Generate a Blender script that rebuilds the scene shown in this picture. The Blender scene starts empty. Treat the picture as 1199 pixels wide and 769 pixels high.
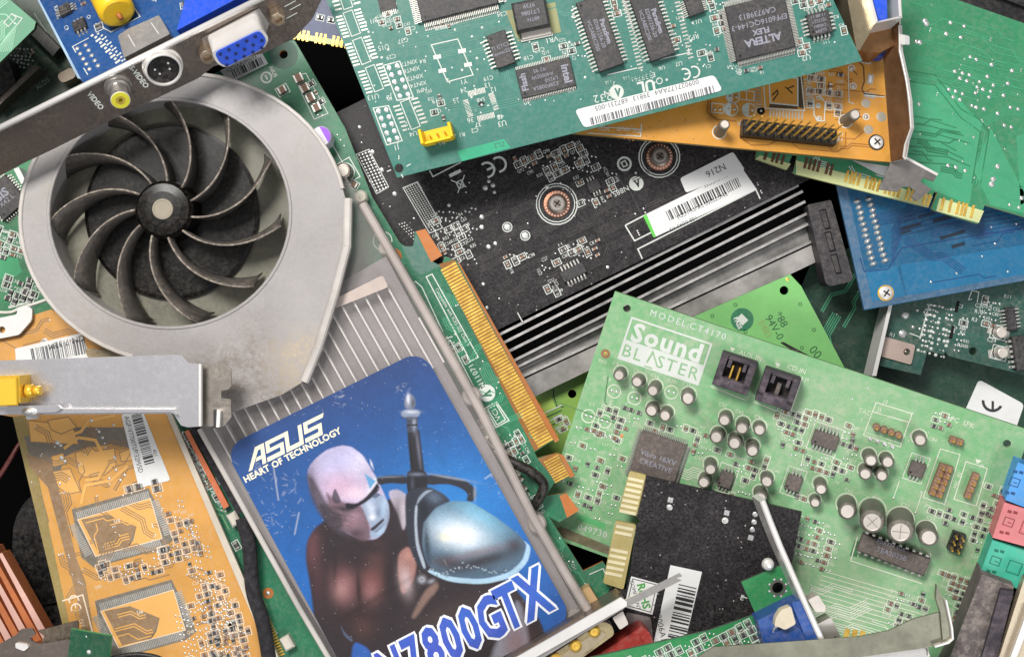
import bpy, math, random
import numpy as np
from mathutils import Vector, Matrix
from mathutils.geometry import tessellate_polygon
random.seed(7)
S = 0.00028          # metres per photograph pixel on the z = 0 level
D = 1500.0           # camera distance, same unit
CX, CY = 599.5, 384.5
sc = bpy.context.scene
COL = sc.collection
rad = math.radians

def P(px, py, z=0.):
    k = 1 - z / D
    return Vector(((px - CX) * k, -(py - CY) * k, z))
# ------------------------------------------------------------------ materials
def lin(h):
    h = h.lstrip('#')
    out = []
    for i in (0, 2, 4):
        c = int(h[i:i+2], 16) / 255
        out.append(c / 12.92 if c <= .04045 else ((c + .055) / 1.055) ** 2.4)
    return out
MATS = {}
def mat(name, col, rough=.5, metal=0., dust=0., dcol='#b9ada0', var=.12, vscale=40, dscale=600, bump=0., bscale=900,
        coat=0., alpha=1., spec=.5, smear=.0, col2=None, speck=0., stains=()):
    if name in MATS: return MATS[name]
    m = bpy.data.materials.new(name); m.use_nodes = True
    nt = m.node_tree; N = nt.nodes; L = nt.links
    p = N['Principled BSDF']
    tc = N.new('ShaderNodeTexCoord')
    geo = N.new('ShaderNodeNewGeometry')
    c = lin(col)
    def rgb(c): 
        n = N.new('ShaderNodeRGB'); n.outputs[0].default_value = (*c, 1); return n.outputs[0]
    def noise(s, det=4, rough_=.6, dist=0):
        n = N.new('ShaderNodeTexNoise'); n.inputs['Scale'].default_value = s
        n.inputs['Detail'].default_value = det; n.inputs['Roughness'].default_value = rough_
        n.inputs['Distortion'].default_value = dist
        L.new(geo.outputs['Position'], n.inputs['Vector']); return n
    def ramp(src, a, b, v0=0., v1=1.):
        r = N.new('ShaderNodeMapRange'); r.inputs['From Min'].default_value = a; r.inputs['From Max'].default_value = b
        r.inputs['To Min'].default_value = v0; r.inputs['To Max'].default_value = v1
        L.new(src, r.inputs['Value']); return r.outputs['Result']
    def mix(f, A, B):
        x = N.new('ShaderNodeMix'); x.data_type = 'RGBA'
        L.new(f, x.inputs[0]) if not isinstance(f, float) else setattr(x.inputs[0], 'default_value', f)
        L.new(A, x.inputs[6]); L.new(B, x.inputs[7]); return x.outputs[2]
    cur = rgb(c)
    if var:
        n1 = noise(vscale, 5, .65)
        c2 = lin(col2) if col2 else [min(1, x * (1 - var * 2.2)) for x in c]
        c3 = [min(1, x * (1 + var)) for x in c]
        cur = mix(ramp(n1.outputs['Fac'], .3, .7), rgb(c3), rgb(c2))
    rsrc = None
    if dust:
        n2 = noise(dscale, 6, .75); n3 = noise(vscale * 2.3, 3, .6, .8)
        mm = N.new('ShaderNodeMath'); mm.operation = 'MULTIPLY'
        L.new(ramp(n2.outputs['Fac'], .42, .72), mm.inputs[0]); L.new(ramp(n3.outputs['Fac'], .3, .75, .25, 1.), mm.inputs[1])
        m2 = N.new('ShaderNodeMath'); m2.operation = 'MULTIPLY'; m2.inputs[1].default_value = dust
        L.new(mm.outputs[0], m2.inputs[0])
        # dust settles on faces that look up
        sp = N.new('ShaderNodeSeparateXYZ'); L.new(geo.outputs['Normal'], sp.inputs[0])
        m3 = N.new('ShaderNodeMath'); m3.operation = 'MULTIPLY'
        L.new(m2.outputs[0], m3.inputs[0]); L.new(ramp(sp.outputs['Z'], -.1, .7, .25, 1.), m3.inputs[1])
        cur = mix(m3.outputs[0], cur, rgb(lin(dcol)))
        rr = N.new('ShaderNodeMath'); rr.operation = 'ADD'; rr.inputs[1].default_value = rough; rr.use_clamp = True
        L.new(m3.outputs[0], rr.inputs[0]); rsrc = rr.outputs[0]
    for (sx, sy, sr, sc_, sa) in stains:      # settled dirt with its own place and outline
        vm = N.new('ShaderNodeVectorMath'); vm.operation = 'DISTANCE'; L.new(geo.outputs['Position'], vm.inputs[0])
        q = P(sx, sy, 40) * S; vm.inputs[1].default_value = q
        n7 = noise(700, 8, .8); n8 = noise(90, 3)
        r7 = ramp(vm.outputs['Value'], sr * S * .25, sr * S, 1., 0.); mm = N.new('ShaderNodeMath'); mm.operation = 'MULTIPLY'; L.new(r7, mm.inputs[0]); L.new(ramp(n7.outputs['Fac'], .38, .62, 0., sa), mm.inputs[1])
        m8 = N.new('ShaderNodeMath'); m8.operation = 'MULTIPLY'; m8.use_clamp = True; L.new(mm.outputs[0], m8.inputs[0]); L.new(ramp(n8.outputs['Fac'], .35, .6, .2, 1.2), m8.inputs[1])
        cur = mix(m8.outputs[0], cur, rgb(lin(sc_)))
    if speck:
        v = N.new('ShaderNodeTexVoronoi'); v.inputs['Scale'].default_value = 420; v.inputs['Randomness'].default_value = 1
        L.new(geo.outputs['Position'], v.inputs['Vector'])
        s1 = ramp(v.outputs['Distance'], .06, .13, .7, 0.)
        n4 = noise(300, 2); mm = N.new('ShaderNodeMath'); mm.operation = 'MULTIPLY'; mm.use_clamp = True
        L.new(s1, mm.inputs[0]); L.new(ramp(n4.outputs['Fac'], .5, .6, 0, speck), mm.inputs[1])
        cur = mix(mm.outputs[0], cur, rgb(lin('#d8d0c8')))
    L.new(cur, p.inputs['Base Color'])
    if smear:
        n5 = noise(vscale * 1.7, 5, .7)
        r5 = ramp(n5.outputs['Fac'], .3, .7, max(.05, rough - smear), min(1, rough + smear))
        if rsrc is not None:
            mx = N.new('ShaderNodeMath'); mx.operation = 'MAXIMUM'; L.new(rsrc, mx.inputs[0]); L.new(r5, mx.inputs[1]); rsrc = mx.outputs[0]
        else: rsrc = r5
    if rsrc is not None: L.new(rsrc, p.inputs['Roughness'])
    else: p.inputs['Roughness'].default_value = rough
    p.inputs['Metallic'].default_value = metal
    p.inputs['Specular IOR Level'].default_value = spec
    if coat: p.inputs['Coat Weight'].default_value = coat; p.inputs['Coat Roughness'].default_value = .15
    if bump:
        b = N.new('ShaderNodeBump'); b.inputs['Strength'].default_value = bump; b.inputs['Distance'].default_value = .0004
        n6 = noise(bscale, 5, .7); L.new(n6.outputs['Fac'], b.inputs['Height']); L.new(b.outputs[0], p.inputs['Normal'])
    if alpha < 1: p.inputs['Alpha'].default_value = alpha
    MATS[name] = m
    return m
def vcol_mat(name, rough=.35, bump=0.1):
    m = bpy.data.materials.new(name); m.use_nodes = True
    N = m.node_tree.nodes; L = m.node_tree.links; p = N['Principled BSDF']
    a = N.new('ShaderNodeAttribute'); a.attribute_name = 'print'
    L.new(a.outputs['Color'], p.inputs['Base Color']); p.inputs['Roughness'].default_value = rough
    MATS[name] = m; return m

pcb = lambda n, c, **k: mat(n, c, **{**dict(rough=.38, dust=.35, var=.12, vscale=45, dscale=700, spec=.45, smear=.1), **k})
M = {}
M['silk'] = mat('silkscreen ink', '#ccd1ca', .55, dust=.3, var=.05)
M['silk_old'] = mat('dusty silkscreen ink', '#d3d8c4', .6, dust=.4, var=.08)
M['solder'] = mat('tin solder', '#d6d6d4', .32, .75, dust=.25, var=.1, bump=.3, bscale=1500)
M['pin'] = mat('tinned pins', '#c9c7c0', .35, .7, dust=.3, var=.1)
M['gold'] = mat('gold plating', '#fdc45a', .32, .55, dust=.15, var=.22, vscale=260, smear=.1)
M['gold_dirty'] = mat('worn gold plating', '#d9c07c', .42, .5, dust=.5, var=.15)
M['copper_edge'] = mat('laminate edge', '#a8621f', .6, dust=.25)
M['cream_edge'] = mat('bare cream laminate', '#d8d2a0', .6, dust=.35)
M['chip'] = mat('black chip resin', '#2b2a2d', .5, dust=.28, var=.12, dscale=900, bump=.2, bscale=1800)
M['chip_dusty'] = mat('dusty chip resin', '#5a524e', .75, dust=.8, dcol='#9a8c84', dscale=900, bump=.4)
M['chip_print'] = mat('chip marking ink', '#8d8d99', .6, var=0)
M['black'] = mat('black plastic', '#0e0d0f', .42, dust=.22, var=.1, spec=.35)
M['blackdusty'] = mat('dusty black plastic', '#38333a', .8, dust=.9, dcol='#8d7f85', dscale=260, vscale=90, bump=.6)
M['steel'] = mat('plated steel', '#b8b3ae', .28, .85, dust=.15, var=.04, vscale=60, smear=.05, bump=.04, bscale=2500)
M['steel_dark'] = mat('tarnished steel', '#857a72', .34, .85, dust=.25, dcol='#a09184', var=.08, vscale=50, smear=.05, bump=.15, bscale=2500)
M['steel_bright'] = mat('bright steel', '#ece8e4', .3, .4, dust=.1, var=.06)
M['white'] = mat('white paper label', '#dcdcda', .5, dust=.2, var=.05, dcol='#b0a8a0')
M['ink'] = mat('black label ink', '#2c2c2e', .6, var=0)
M['grayink'] = mat('grey barcode ink', '#5e5e62', .6, var=0)
M['res'] = mat('resistor body', '#2c2a30', .5, dust=.5)
M['capbrown'] = mat('ceramic capacitor body', '#7d5a45', .5, dust=.35)
M['sleeve'] = mat('capacitor sleeve', '#5d5a52', .4, dust=.9, dcol='#a39a8f', dscale=420)
M['alu'] = mat('capacitor aluminium top', '#dbd2c8', .45, .45, dust=.3)
M['hole'] = mat('drilled hole shade', '#050505', .9, var=0)
M['bluep'] = mat('blue connector plastic', '#1f50cf', .38, dust=.15)

# ------------------------------------------------------------------ glyphs
GL = {}
def make_glyphs():
    jobs = []
    for bold in (0., .035):
        for ch in [chr(i) for i in range(33, 127)] + ['\u00ae']:
            for body in (ch, ch + '|'):
                cu = bpy.data.curves.new('t', 'FONT'); cu.body = body; cu.offset = bold; cu.resolution_u = 2
                ob = bpy.data.objects.new('t', cu); COL.objects.link(ob); jobs.append((ch, bold, len(body) == 2, ob))
        cu = bpy.data.curves.new('t', 'FONT'); cu.body = '|'; cu.offset = bold
        ob = bpy.data.objects.new('t', cu); COL.objects.link(ob); jobs.append(('BAR', bold, False, ob))
    dg = bpy.context.evaluated_depsgraph_get(); dg.update()
    tmp = {}
    for ch, bold, two, ob in jobs:
        me = ob.evaluated_get(dg).to_mesh()
        vs = [tuple(v.co)[:2] for v in me.vertices]; fs = [tuple(p.vertices) for p in me.polygons]
        tmp[(ch, bold, two)] = (vs, fs); ob.evaluated_get(dg).to_mesh_clear()
    for ch, bold, two, ob in jobs:
        if two or ch == 'BAR': continue
        bx = max(v[0] for v in tmp[('BAR', bold, False)][0])
        vs, fs = tmp[(ch, bold, False)]
        adv = max(v[0] for v in tmp[(ch, bold, True)][0]) - bx
        GL[(ch, bold)] = (vs, fs, adv)
    for _, _, _, ob in jobs:
        cu = ob.data; bpy.data.objects.remove(ob); bpy.data.curves.remove(cu)
make_glyphs()

# ------------------------------------------------------------------ mesh builder
class MB:
    def __init__(s): s.v = []; s.f = []; s.m = []; s.sm = []; s.mats = []; s.vc = None
    def mi(s, m):
        if isinstance(m, str): m = M[m]
        if m not in s.mats: s.mats.append(m)
        return s.mats.index(m)
    def face(s, pts, m, sm=False):
        b = len(s.v); s.v.extend(pts); s.f.append(tuple(range(b, b + len(pts)))); s.m.append(s.mi(m)); s.sm.append(sm)
    def box(s, x, y, z0, sx, sy, h, m, rot=0., ch=0., mt=None):
        c, q = math.cos(rad(rot)), math.sin(rad(rot)); hx, hy = sx / 2, sy / 2
        R = lambda a, b, z: (x + a * c - b * q, y + a * q + b * c, z)
        z1 = z0 + h
        lo = [R(-hx, -hy, z0), R(hx, -hy, z0), R(hx, hy, z0), R(-hx, hy, z0)]
        mid = [R(-hx, -hy, z1 - ch), R(hx, -hy, z1 - ch), R(hx, hy, z1 - ch), R(-hx, hy, z1 - ch)]
        mt = mt or m
        for i in range(4):
            j = (i + 1) % 4; s.face([lo[i], lo[j], mid[j], mid[i]], m)
        if ch:
            hx -= ch; hy -= ch
            top = [R(-hx, -hy, z1), R(hx, -hy, z1), R(hx, hy, z1), R(-hx, hy, z1)]
            for i in range(4):
                j = (i + 1) % 4; s.face([mid[i], mid[j], top[j], top[i]], m)
        else: top = mid
        s.face(top, mt); s.face(lo[::-1], m)
    def prism(s, pts, z0, z1, m, ms=None, holes=(), ch=0.):
        ms = ms or m
        area = sum(pts[i][0] * pts[(i + 1) % len(pts)][1] - pts[(i + 1) % len(pts)][0] * pts[i][1] for i in range(len(pts)))
        if area < 0: pts = pts[::-1]
        loops = [[Vector((*p, 0)) for p in pts]]
        for h in holes:
            a = sum(h[i][0] * h[(i + 1) % len(h)][1] - h[(i + 1) % len(h)][0] * h[i][1] for i in range(len(h)))
            loops.append([Vector((*p, 0)) for p in (h if a < 0 else h[::-1])])
        flat = [p for l in loops for p in l]
        for t in tessellate_polygon(loops):
            a, b, c = [flat[i] for i in t]
            if (b - a).cross(c - a).z < 0: b, c = c, b
            s.face([(a.x, a.y, z1), (b.x, b.y, z1), (c.x, c.y, z1)], m)
            s.face([(a.x, a.y, z0), (c.x, c.y, z0), (b.x, b.y, z0)], m)
        for l in loops:
            n = len(l)
            for i in range(n):
                a, b = l[i], l[(i + 1) % n]
                s.face([(a.x, a.y, z0), (b.x, b.y, z0), (b.x, b.y, z1), (a.x, a.y, z1)], ms)
    def sheet(s, pts, z, m):
        if len(pts) <= 4:
            a = sum(pts[i][0] * pts[(i + 1) % len(pts)][1] - pts[(i + 1) % len(pts)][0] * pts[i][1] for i in range(len(pts)))
            if a < 0: pts = pts[::-1]
            s.face([(x, y, z) for x, y in pts], m); return
        l = [Vector((*p, 0)) for p in pts]
        for t in tessellate_polygon([l]):
            a, b, c = [l[i] for i in t]
            if (b - a).cross(c - a).z < 0: b, c = c, b
            s.face([(a.x, a.y, z), (b.x, b.y, z), (c.x, c.y, z)], m)
    def rect(s, x, y, z, sx, sy, m, rot=0.):
        c, q = math.cos(rad(rot)), math.sin(rad(rot)); hx, hy = sx / 2, sy / 2
        s.sheet([(x + a * c - b * q, y + a * q + b * c) for a, b in ((-hx, -hy), (hx, -hy), (hx, hy), (-hx, hy))], z, m)
    def line(s, pts, w, z, m, closed=False):
        P = []
        for p in pts:
            if not P or math.hypot(p[0] - P[-1][0], p[1] - P[-1][1]) > 1e-4: P.append((p[0], p[1]))
        n = len(P)
        if n < 2: return
        s.nl = getattr(s, 'nl', 0) + 1; z = z + (s.nl % 37) * .009
        L1, L2 = [], []
        for i in range(n):
            a = P[i - 1] if (i > 0 or closed) else None; b = P[(i + 1) % n] if (i < n - 1 or closed) else None; p = P[i]
            ds = []
            if a is not None: d = math.hypot(p[0] - a[0], p[1] - a[1]); ds.append(((p[0] - a[0]) / d, (p[1] - a[1]) / d))
            if b is not None: d = math.hypot(b[0] - p[0], b[1] - p[1]); ds.append(((b[0] - p[0]) / d, (b[1] - p[1]) / d))
            if len(ds) == 2:
                nx, ny = -(ds[0][1] + ds[1][1]), ds[0][0] + ds[1][0]; q = math.hypot(nx, ny)
                if q < .3: nx, ny, q = -ds[1][1], ds[1][0], 1.
                f = w / 2 / (q / 2 if q > .3 and q <= 2.0001 else 1) if q != 1. else w / 2
                nx, ny = nx / q * f, ny / q * f
            else: nx, ny = -ds[0][1] * w / 2, ds[0][0] * w / 2
            L1.append((p[0] + nx, p[1] + ny, z)); L2.append((p[0] - nx, p[1] - ny, z))
        for i in range(n if closed else n - 1):
            j = (i + 1) % n; s.face([L2[i], L2[j], L1[j], L1[i]], m)
    def disc(s, x, y, z, r, m, n=16): s.face([(x + r * math.cos(2 * math.pi * i / n), y + r * math.sin(2 * math.pi * i / n), z) for i in range(n)], m)
    def ring(s, x, y, z, r0, r1, m, n=24, a0=0, a1=360):
        for i in range(n):
            A, B = rad(a0 + (a1 - a0) * i / n), rad(a0 + (a1 - a0) * (i + 1) / n)
            s.face([(x + r0 * math.cos(A), y + r0 * math.sin(A), z), (x + r1 * math.cos(A), y + r1 * math.sin(A), z),
                    (x + r1 * math.cos(B), y + r1 * math.sin(B), z), (x + r0 * math.cos(B), y + r0 * math.sin(B), z)], m)
    def lathe(s, x, y, prof, m, n=20, ry=1.):
        """prof: list of (r, z) or (r, z, mat) from bottom to top"""
        for k in range(len(prof) - 1):
            r0, z0 = prof[k][:2]; r1, z1 = prof[k + 1][:2]; mm = prof[k + 1][2] if len(prof[k + 1]) > 2 else m
            b = len(s.v)
            for r, z in ((r0, z0), (r1, z1)):
                for i in range(n):
                    a = 2 * math.pi * i / n; s.v.append((x + r * math.cos(a), y + r * ry * math.sin(a), z))
            for i in range(n):
                j = (i + 1) % n
                s.f.append((b + i, b + j, b + n + j, b + n + i)); s.m.append(s.mi(mm)); s.sm.append(abs(z1 - z0) > .01 and n > 8)
    def dome(s, x, y, z, r, h, m, n=8):
        s.lathe(x, y, [(r, z), (r * .72, z + h * .7), (r * .3, z + h), (0.01, z + h)], m, n)
    def tube(s, path, r, m, n=10, rs=None):
        P = [Vector(p) for p in path]; b = len(s.v); prev = None
        for i, p in enumerate(P):
            t = (P[min(i + 1, len(P) - 1)] - P[max(i - 1, 0)]).normalized()
            a = prev if prev is not None else (Vector((0, 0, 1)) if abs(t.z) < .9 else Vector((1, 0, 0)))
            u = (a - t * a.dot(t)).normalized(); prev = u; w = t.cross(u); rr = rs[i] if rs else r
            for k in range(n):
                A = 2 * math.pi * k / n; q = p + (u * math.cos(A) + w * math.sin(A)) * rr; s.v.append(tuple(q))
        for i in range(len(P) - 1):
            for k in range(n):
                j = (k + 1) % n
                s.f.append((b + i * n + k, b + i * n + j, b + (i + 1) * n + j, b + (i + 1) * n + k)); s.m.append(s.mi(m)); s.sm.append(True)
        s.f.append(tuple(b + k for k in range(n))[::-1]); s.m.append(s.mi(m)); s.sm.append(False)
        e = b + (len(P) - 1) * n; s.f.append(tuple(e + k for k in range(n))); s.m.append(s.mi(m)); s.sm.append(False)
    def strip3(s, path, half, m, th=1.5):
        """a bent sheet: path of (x,y,z) swept along a width vector `half` (3D), with thickness"""
        hv = Vector(half); P = [Vector(p) for p in path]
        up = []
        for i, p in enumerate(P):
            t = (P[min(i + 1, len(P) - 1)] - P[max(i - 1, 0)]).normalized(); up.append(hv.cross(t).normalized() * th)
        for i in range(len(P) - 1):
            a, b = P[i], P[i + 1]; ua, ub = up[i], up[i + 1]
            q = [a - hv, b - hv, b + hv, a + hv]; w = [a - hv + ua, b - hv + ub, b + hv + ub, a + hv + ua]
            s.face([tuple(x) for x in q], m); s.face([tuple(x) for x in w[::-1]], m)
            for k in range(4):
                j = (k + 1) % 4; s.face([tuple(q[k]), tuple(w[k]), tuple(w[j]), tuple(q[j])], m)
    def text(s, st, x, y, z, size, m, rot=0., bold=False, sx=1., shear=0., sp=1., align='C', mirror=False):
        B = .035 if bold else 0.; lay = []; cx = 0.
        for ch in st:
            if ch == ' ': cx += .33 * sp; continue
            g = GL.get((ch, B))
            if g is None: cx += .4; continue
            lay.append((g, cx)); cx += g[2] * sp
        off = cx / 2 if align == 'C' else (0 if align == 'L' else cx)
        c, q = math.cos(rad(rot)), math.sin(rad(rot)); mi = s.mi(m)
        for (vs, fs, adv), ox in lay:
            b = len(s.v)
            for vx, vy in vs:
                X = (vx + ox - off) * size * sx; Y = (vy - .35) * size; X += shear * Y
                if mirror: X = -X
                s.v.append((x + X * c - Y * q, y + X * q + Y * c, z))
            for f in fs: s.f.append(tuple(b + i for i in (f if not mirror else f[::-1]))); s.m.append(mi); s.sm.append(False)
    def mesh(s, name):
        me = bpy.data.meshes.new(name)
        me.from_pydata([(a * S, b * S, c * S) for a, b, c in s.v], [], s.f)
        for m in s.mats: me.materials.append(m)
        if s.f:
            me.polygons.foreach_set('material_index', s.m); me.polygons.foreach_set('use_smooth', s.sm)
        me.update(); return me

# ------------------------------------------------------------------ frames and things
def P(px, py, z=0.):
    k = 1 - z / D
    return Vector(((px - CX) * k, -(py - CY) * k, z))
class Fr:
    def __init__(s, ox, oy, z0, th=0., a=0., b=0.):
        s.O = P(ox, oy, z0); s.th = th; s.n = Vector((-a, -b, 1)).normalized()
        c, q = math.cos(rad(th)), math.sin(rad(th)); s.u = Vector((c, q, a * c + b * q)).normalized(); s.vv = s.n.cross(s.u)
    def hit(s, px, py, h=0.):
        C = Vector((0, 0, D)); d = P(px, py, 0) - C
        t = (h - s.n.dot(C - s.O)) / s.n.dot(d); return C + d * t
    def __call__(s, px, py, h=0.):
        q = s.hit(px, py, h) - s.O; return (q.dot(s.u), q.dot(s.vv))
    def k(s, px, py): return (D - s.hit(px, py).z) / D
    def pts(s, L, h=0.): return [s(*p, h) for p in L]
    def mx(s):
        m = Matrix.Identity(4)
        for i in range(3): m[i][0] = s.u[i]; m[i][1] = s.vv[i]; m[i][2] = s.n[i]; m[i][3] = s.O[i] * S
        return m
def inpoly(x, y, P_):
    r = False; j = len(P_) - 1
    for i in range(len(P_)):
        xi, yi = P_[i]; xj, yj = P_[j]
        if (yi > y) != (yj > y) and x < (xj - xi) * (y - yi) / (yj - yi) + xi: r = not r
        j = i
    return r
MESHC = {}
class Thing:
    def __init__(s, name, label, cat, fr, group=None):
        s.fr = fr; o = bpy.data.objects.new(name, None); COL.objects.link(o); o.matrix_world = fr.mx()
        o.empty_display_size = .01
        o['label'] = label; o['category'] = cat
        group = group or {'expansion_card': 'expansion cards heaped in the pile', 'graphics_card': 'graphics cards heaped in the pile', 'circuit_board': 'loose circuit boards in the pile', 'slot_bracket': 'steel slot brackets in the pile', 'cable': 'cables in the pile'}.get(name)
        if group: o['group'] = group
        s.o = o; s.silk = MB(); s.pads = MB(); s.tr = MB(); s.extra = MB(); s.count = {}; s.t = 5.6; s.sm = M['silk']; s.occ = []; s.tocc = set()
    def part(s, name, mb, parent=None, loc=(0, 0, 0), rot=0., scale=1., label=None, kind=None):
        me = mb if isinstance(mb, bpy.types.Mesh) else mb.mesh(name)
        o = bpy.data.objects.new(name, me); COL.objects.link(o); o.parent = parent or s.o
        o.location = [c * S for c in loc]; o.rotation_euler = (0, 0, rad(rot)); o.scale = (scale,) * 3
        if label: o['label'] = label
        if kind: o['kind'] = kind
        return o
    def board(s, poly, m, edge=None, holes=(), t=5.6, name='circuit_board'):
        s.t = t; s.poly = poly; mb = MB(); hs = []
        for hx, hy, hr in holes:
            x, y = s.fr(hx, hy); k = s.fr.k(hx, hy); hs.append([(x + hr * k * math.cos(i * math.pi / 10), y + hr * k * math.sin(i * math.pi / 10)) for i in range(20)])
        mb.prism(s.fr.pts(poly), -t, 0, m, edge or m, hs)
        s.pcbmat = m
        return s.part(name, mb)
    # --- marks, all in photo pixels on the board plane
    def L(s, pts, w=1.1, closed=False, mb=None, m=None, z=.25):
        (mb or s.silk).line(s.fr.pts(pts), w * s.fr.k(*pts[0]), z, m or s.sm, closed)
    def T(s, st, px, py, size, ang=None, m=None, mb=None, z=.25, **kw):
        x, y = s.fr(px, py); rot = (ang - s.fr.th) if ang is not None else 0
        (mb or s.silk).text(st, x, y, z, size * s.fr.k(px, py), m or s.sm, rot, **kw)
    def R(s, px, py, w, h, rot=0, m=None, mb=None, z=.25, outline=0):
        x, y = s.fr(px, py); k = s.fr.k(px, py)
        if outline:
            c, q = math.cos(rad(rot)), math.sin(rad(rot)); hx, hy = w * k / 2, h * k / 2
            (mb or s.silk).line([(x + a * c - b * q, y + a * q + b * c) for a, b in ((-hx, -hy), (hx, -hy), (hx, hy), (-hx, hy))], outline * k, z, m or s.sm, True)
        else: (mb or s.silk).rect(x, y, z, w * k, h * k, m or s.sm, rot)
    def RG(s, px, py, r, w=1.2, m=None, mb=None, z=.25, a0=0, a1=360):
        x, y = s.fr(px, py); k = s.fr.k(px, py); (mb or s.silk).ring(x, y, z, (r - w / 2) * k, (r + w / 2) * k, m or s.sm, 20, a0, a1)
    def SH(s, pts, m, z=.15, mb=None): (mb or s.silk).sheet(s.fr.pts(pts), z, m)
    def dot(s, px, py, r=1.6, h=1., m=None, n=8):
        x, y = s.fr(px, py); k = s.fr.k(px, py); s.pads.dome(x, y, 0, r * k, h * k, m or M['solder'], n)
    def dots(s, L, r=1.6, h=1., m=None):
        for p in L: s.dot(p[0], p[1], p[2] if len(p) > 2 else r, h, m)
    def put(s, name, key, make, px, py, rot=0., label=None, parent=None):
        if key not in MESHC:
            mb = MB(); make(mb); MESHC[key] = mb.mesh(name)
        x, y = s.fr(px, py); return s.part(name, MESHC[key], parent, (x, y, 0), rot, s.fr.k(px, py), label)
    # --- components
    def cap(s, px, py, r, h, rot=0, top=None, cross=False, sleeve='sleeve'):
        """px,py: base centre"""
        def mk(mb):
            mb.lathe(0, 0, [(r, 0), (r, h * .08), (r * .96, h * .12), (r, h * .16), (r, h * .9), (r * .95, h * .96), (r * .84, h * .99), (r * .7, h, sleeve), (r * .66, h - .3, 'alu'), (0.01, h - .3, 'alu')], sleeve, 24)
            if cross:
                mb.rect(0, 0, h - .2, r * 1.2, .6, 'steel_dark', 45); mb.rect(0, 0, h - .15, r * 1.2, .6, 'steel_dark', 135)
        o = s.put('capacitor', ('cap', r, h, cross, sleeve), mk, px, py, rot + random.uniform(-60, 60)); o.rotation_euler[0] = rad(random.uniform(-3.5, 3.5)); o.rotation_euler[1] = rad(random.uniform(-3.5, 3.5)); o.scale = [c * random.uniform(.95, 1.04) for c in o.scale]
        s.RG(px, py, r + 1.5, 1.2)
    def smd(s, px, py, l=7, w=4, rot=0., kind='resistor', silk=True, h=2.4):
        nm = {'resistor': 'resistor', 'cap': 'ceramic_capacitor', 'ind': 'inductor'}[kind]
        body = {'resistor': 'res', 'cap': 'capbrown', 'ind': 'chip'}[kind]
        def mk(mb, x=0, y=0, r=0):
            c, q = math.cos(rad(r)), math.sin(rad(r)); e = l * .24
            mb.box(x, y, 0, l - 2 * e + .2, w, h, body, r, .3)
            for sg in (-1, 1):
                d = sg * (l / 2 - e / 2); mb.box(x + d * c, y + d * q, 0, e, w * 1.03, h * 1.04, 'pin', r, .3)
        n = s.count.get(nm, 0)
        if n < 95:
            o = s.put(nm, (nm, round(l, 1), round(w, 1), h), mk, px, py, rot + random.uniform(-4, 4)); o.scale = [c * random.uniform(.88, 1.1) for c in o.scale]; s.count[nm] = n + 1
        else:
            x, y = s.fr(px, py); mk(s.extra, x, y, rot)
        if silk: s.R(px, py, l + 3.2, w + 3, rot, outline=1.)
    def chip(s, px, py, l, w, h=6, rot=0., sides=2, pitch=3., plen=5, pw=1.3, body='chip', txt=None, tsize=6, trot=0, label=None, dot_=False):
        """l along rotated u (pins on the two long edges), body centre at px,py of the base"""
        k0 = ('chip', l, w, h, sides, pitch, plen, pw, body)
        def mb_body(mb):
            mb.box(0, 0, .8, l, w, h - .8, body, 0, min(.9, h * .15))
            mb.disc(-l / 2 + min(5, l * .15), -w / 2 + min(5, w * .2), h + .05, min(1.8, w * .06 + .4), 'black', 12)
        def mb_pins(mb):
            def row(n, L_, dist, ax):
                for sg in (-1, 1):
                    for i in range(n):
                        t = (i - (n - 1) / 2) * pitch
                        for a, b, c, d in ((0, plen * .45, h * .45, .9), (plen * .4, plen * .25, h * .28, .9), (plen * .6, plen * .45, .0, .9)):
                            off = sg * (dist / 2 + a + b / 2)
                            if ax == 0: mb.box(t, off, c, pw, b, d + (h * .2 if a == plen * .4 else 0), 'pin')
                            else: mb.box(off, t, c, b, pw, d + (h * .2 if a == plen * .4 else 0), 'pin')
            row(int(l / pitch - .3), l, w, 0)
            if sides == 4: row(int(w / pitch - .3), w, l, 1)
        o = s.put('chip', k0, mb_body, px, py, rot, label)
        if k0 + ('p',) not in MESHC:
            mb = MB(); mb_pins(mb); MESHC[k0 + ('p',)] = mb.mesh('pins')
        s.part('pins', MESHC[k0 + ('p',)], o)
        if txt:
            mb = MB(); n = len(txt)
            c, q = math.cos(rad(trot)), math.sin(rad(trot))
            for i, t in enumerate(txt):
                sz = tsize if not isinstance(t, tuple) else t[1]; tt = t if not isinstance(t, tuple) else t[0]
                yy = ((n - 1) / 2 - i) * tsize * 1.15
                mb.text(tt, -yy * q, yy * c, h + .12, sz, 'chip_print', trot, bold=isinstance(t, tuple))
            s.part('marking', mb, o)
        return o
    def header(s, px, py, nx, ny, pitch=5.3, h=24, rot=0., base='black', bh=8, m='gold'):
        def b(mb):
            for i in range(nx):
                for j in range(ny):
                    mb.box((i - (nx - 1) / 2) * pitch, (j - (ny - 1) / 2) * pitch, 0, pitch - .2, pitch - .2, bh, base, 0, .9)
        def p(mb):
            for i in range(nx):
                for j in range(ny):
                    mb.box((i - (nx - 1) / 2) * pitch, (j - (ny - 1) / 2) * pitch, bh, 1.7, 1.7, h - bh, m, 0, .5)
        o = s.put('pin_header', ('hb', nx, ny, pitch, bh, base), b, px, py, rot)
        key = ('hp', nx, ny, pitch, bh, h, m)
        if key not in MESHC:
            mb = MB(); p(mb); MESHC[key] = mb.mesh('pins')
        s.part('pins', MESHC[key], o)
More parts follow.
